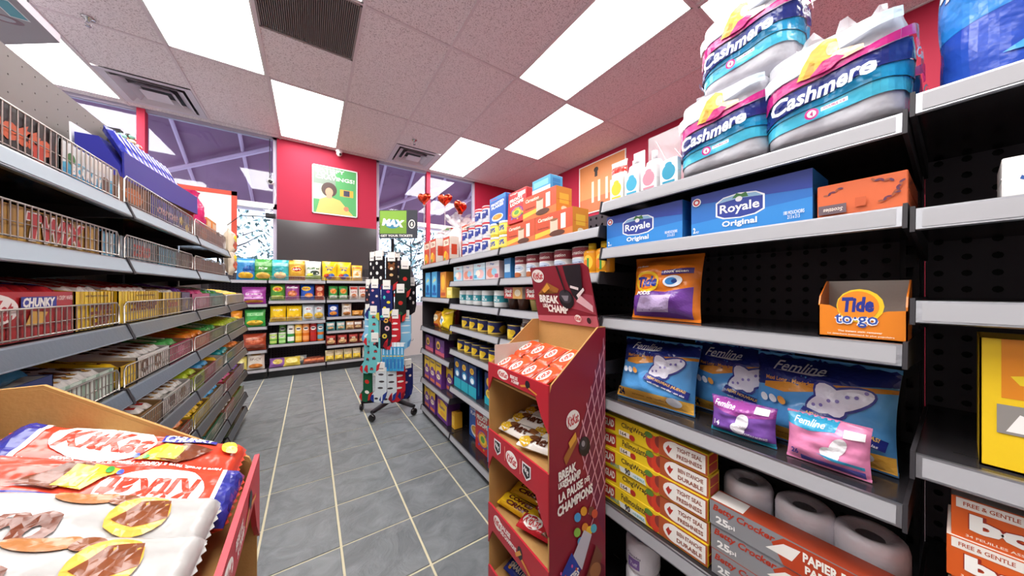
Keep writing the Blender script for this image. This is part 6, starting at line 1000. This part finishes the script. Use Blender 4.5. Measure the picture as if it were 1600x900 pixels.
m = MB(); m.box(-.013, -.004, 0, .013, .004, .2, '#3f9fd0/g', .001); p = MB(); prt(p, [R(.2, .1, .8, .5, '#2a6fb0'), R(.1, .6, .9, .64, '#e9cf5a'), R(.35, .68, .65, .95, '#bfe0f0')], .026, .2, on_front(.008)); c = MB(); c.box(-.013, -.002, .2, .013, .002, .235, '#dfe6ea'); DD['pen'] = .01; define('pen', 'blue_packet', 'packet', m, printed_front=p, hang_tab=c)
for k in range(6): SPut('pen', 'slim blue packet hanging on the spinner rack between sock pairs', .0+.03*k, .62+.331-.235, .18, .05*k-.1, 'slim blue packets')
# ================================================================== balloons, wrapped baskets and bouquet on top of the island
def heart(kind, s, T_, col, L):
    m = MB(); n, k_ = 28, 7; DD[kind] = T_
    def pt(i, j, sg):
        a = 2*PI*i/n; r = j/k_; x = 16*math.sin(a)**3/17; z = (13*math.cos(a)-5*math.cos(2*a)-2*math.cos(3*a)-math.cos(4*a))/17
        w = 1+.03*math.sin(14*a)*(r > .8); return (s*x*r*w, sg*T_/2*max(0, 1-r**2.4)**.6, s*(z*r*w+.1*(1-r)))
    for sg in (-1, 1): m.grid(n, k_, lambda u, v: pt(u*n, v*k_, sg), col)
    st = MB(); st.tube([(0, 0, -s*.95), (0, 0, -s*.95-L)], .003, '#ece8ea/g', 6); c = MB(); c.lathe([(.004, -s*.95), (.014, -s*.88), (.004, -s*.84)], '#efe9ea/g', 10); define(kind, 'heart_balloon', 'balloon', m, stick=st, cup=c)
for x, y, z, rz, lb in ((.806, 2.549, 1.83, -YAW-.2, 'red foil heart balloon on a stick nearest the ticket sign'), (.915, 2.352, 1.79, -YAW, 'red foil heart balloon on a stick between two others'), (.935, 2.09, 1.67, -YAW+1.0, 'red foil heart balloon on a stick turned edge on')):
    k = 'hb%d' % round(z*100); heart(k, .064, .07, '#d8452c/h', z-.0608-1.261); put(k, lb, 'foil heart balloons', x, y, z, rz)
def basket(kind, W, H, seed):
    rnd = random.Random(seed); ph = [rnd.uniform(0, 6) for _ in range(6)]; m = MB(); DD[kind] = W
    def fn(i, j):
        a = 2*PI*i; k = 1 if j < .55 else 1-.8*((j-.55)/.25) if j < .8 else .2+.9*(j-.8)/.2
        w = 1+.12*math.sin(6*a+ph[0]+5*j)+.09*math.sin(11*a+ph[1]-8*j); return (W/2*k*w*math.cos(a), W/2*k*w*math.sin(a), H*j*(1+.05*math.sin(5*a)))
    m.grid(40, 16, fn, CELLO); b = MB(); b.lathe([(W*.28, 0), (W*.38, H*.22), (W*.4, H*.23), (W*.36, H*.21), (0, H*.05)], '#b08a5c/k', 18); r = MB(); r.lathe([(W*.11, H*.77), (W*.14, H*.79), (W*.11, H*.81)], '#d9dde0/g', 12)
    fl = []
    for q in range(7):
        f = MB(); a = q*.9; rr = W*.2*(q > 0); c = ('#e9e4e0/c', '#c9c4c8/c', '#d98a94/c', '#7a9a78/c')[q % 4]; f.lathe([(0, -.02), (.03, -.01), (.036, .01), (.02, .03), (0, .034)], c, 9, Matrix.Translation((rr*math.cos(a), rr*math.sin(a), H*.36+.02*(q % 3)))); fl.append(f)
    define(kind, 'gift_basket', 'gift basket', m, basket=b, ribbon=r, filling=fl)
basket('bk1', .19, .4, 7); basket('bk2', .165, .33, 8)
put('bk1', 'cellophane wrapped gift basket under the heart balloons', None, 1.035, 2.36, 1.26); put('bk2', 'cellophane wrapped gift basket beside the wide orange cartons', None, 1.045, 2.175, 1.26)
t = thing('bouquet', 'small bouquet of white and red flowers in clear wrap at the island end', 'bouquet', (1.0, 2.515, 1.26)); rnd = random.Random(9)
m = MB(); m.grid(20, 6, lambda i, j: ((.025+.06*j)*math.cos(2*PI*i)*(1+.1*math.sin(10*PI*i)), (.025+.06*j)*math.sin(2*PI*i)*(1+.1*math.sin(10*PI*i)), .3*j), CELLO); m.build('clear_wrap', t)
m = MB()
for k in range(9): a = k*.7; m.tube([(.008*math.cos(a), .008*math.sin(a), 0), (.05*math.cos(a), .05*math.sin(a), .26)], .003, '#3f6a3a/d', 5)
tag(m.build('stems', t), kind='stuff')
for k in range(11):
    a = k*2.4; r = .018*k**.5; m = MB(); c = ('#ece8e2/c', '#b8343c/c', '#e6dccb/c', '#5a8a52/c')[k % 4]
    for q in range(6): m.lathe([(0, 0), (.012, .006), (.01, .014), (0, .016)], c, 7, Matrix.Translation((r*math.cos(a)+.011*math.cos(q), r*math.sin(a)+.011*math.sin(q), .28+.02*(k % 3))))
    tag(m.build('flower', t), kind='stuff')
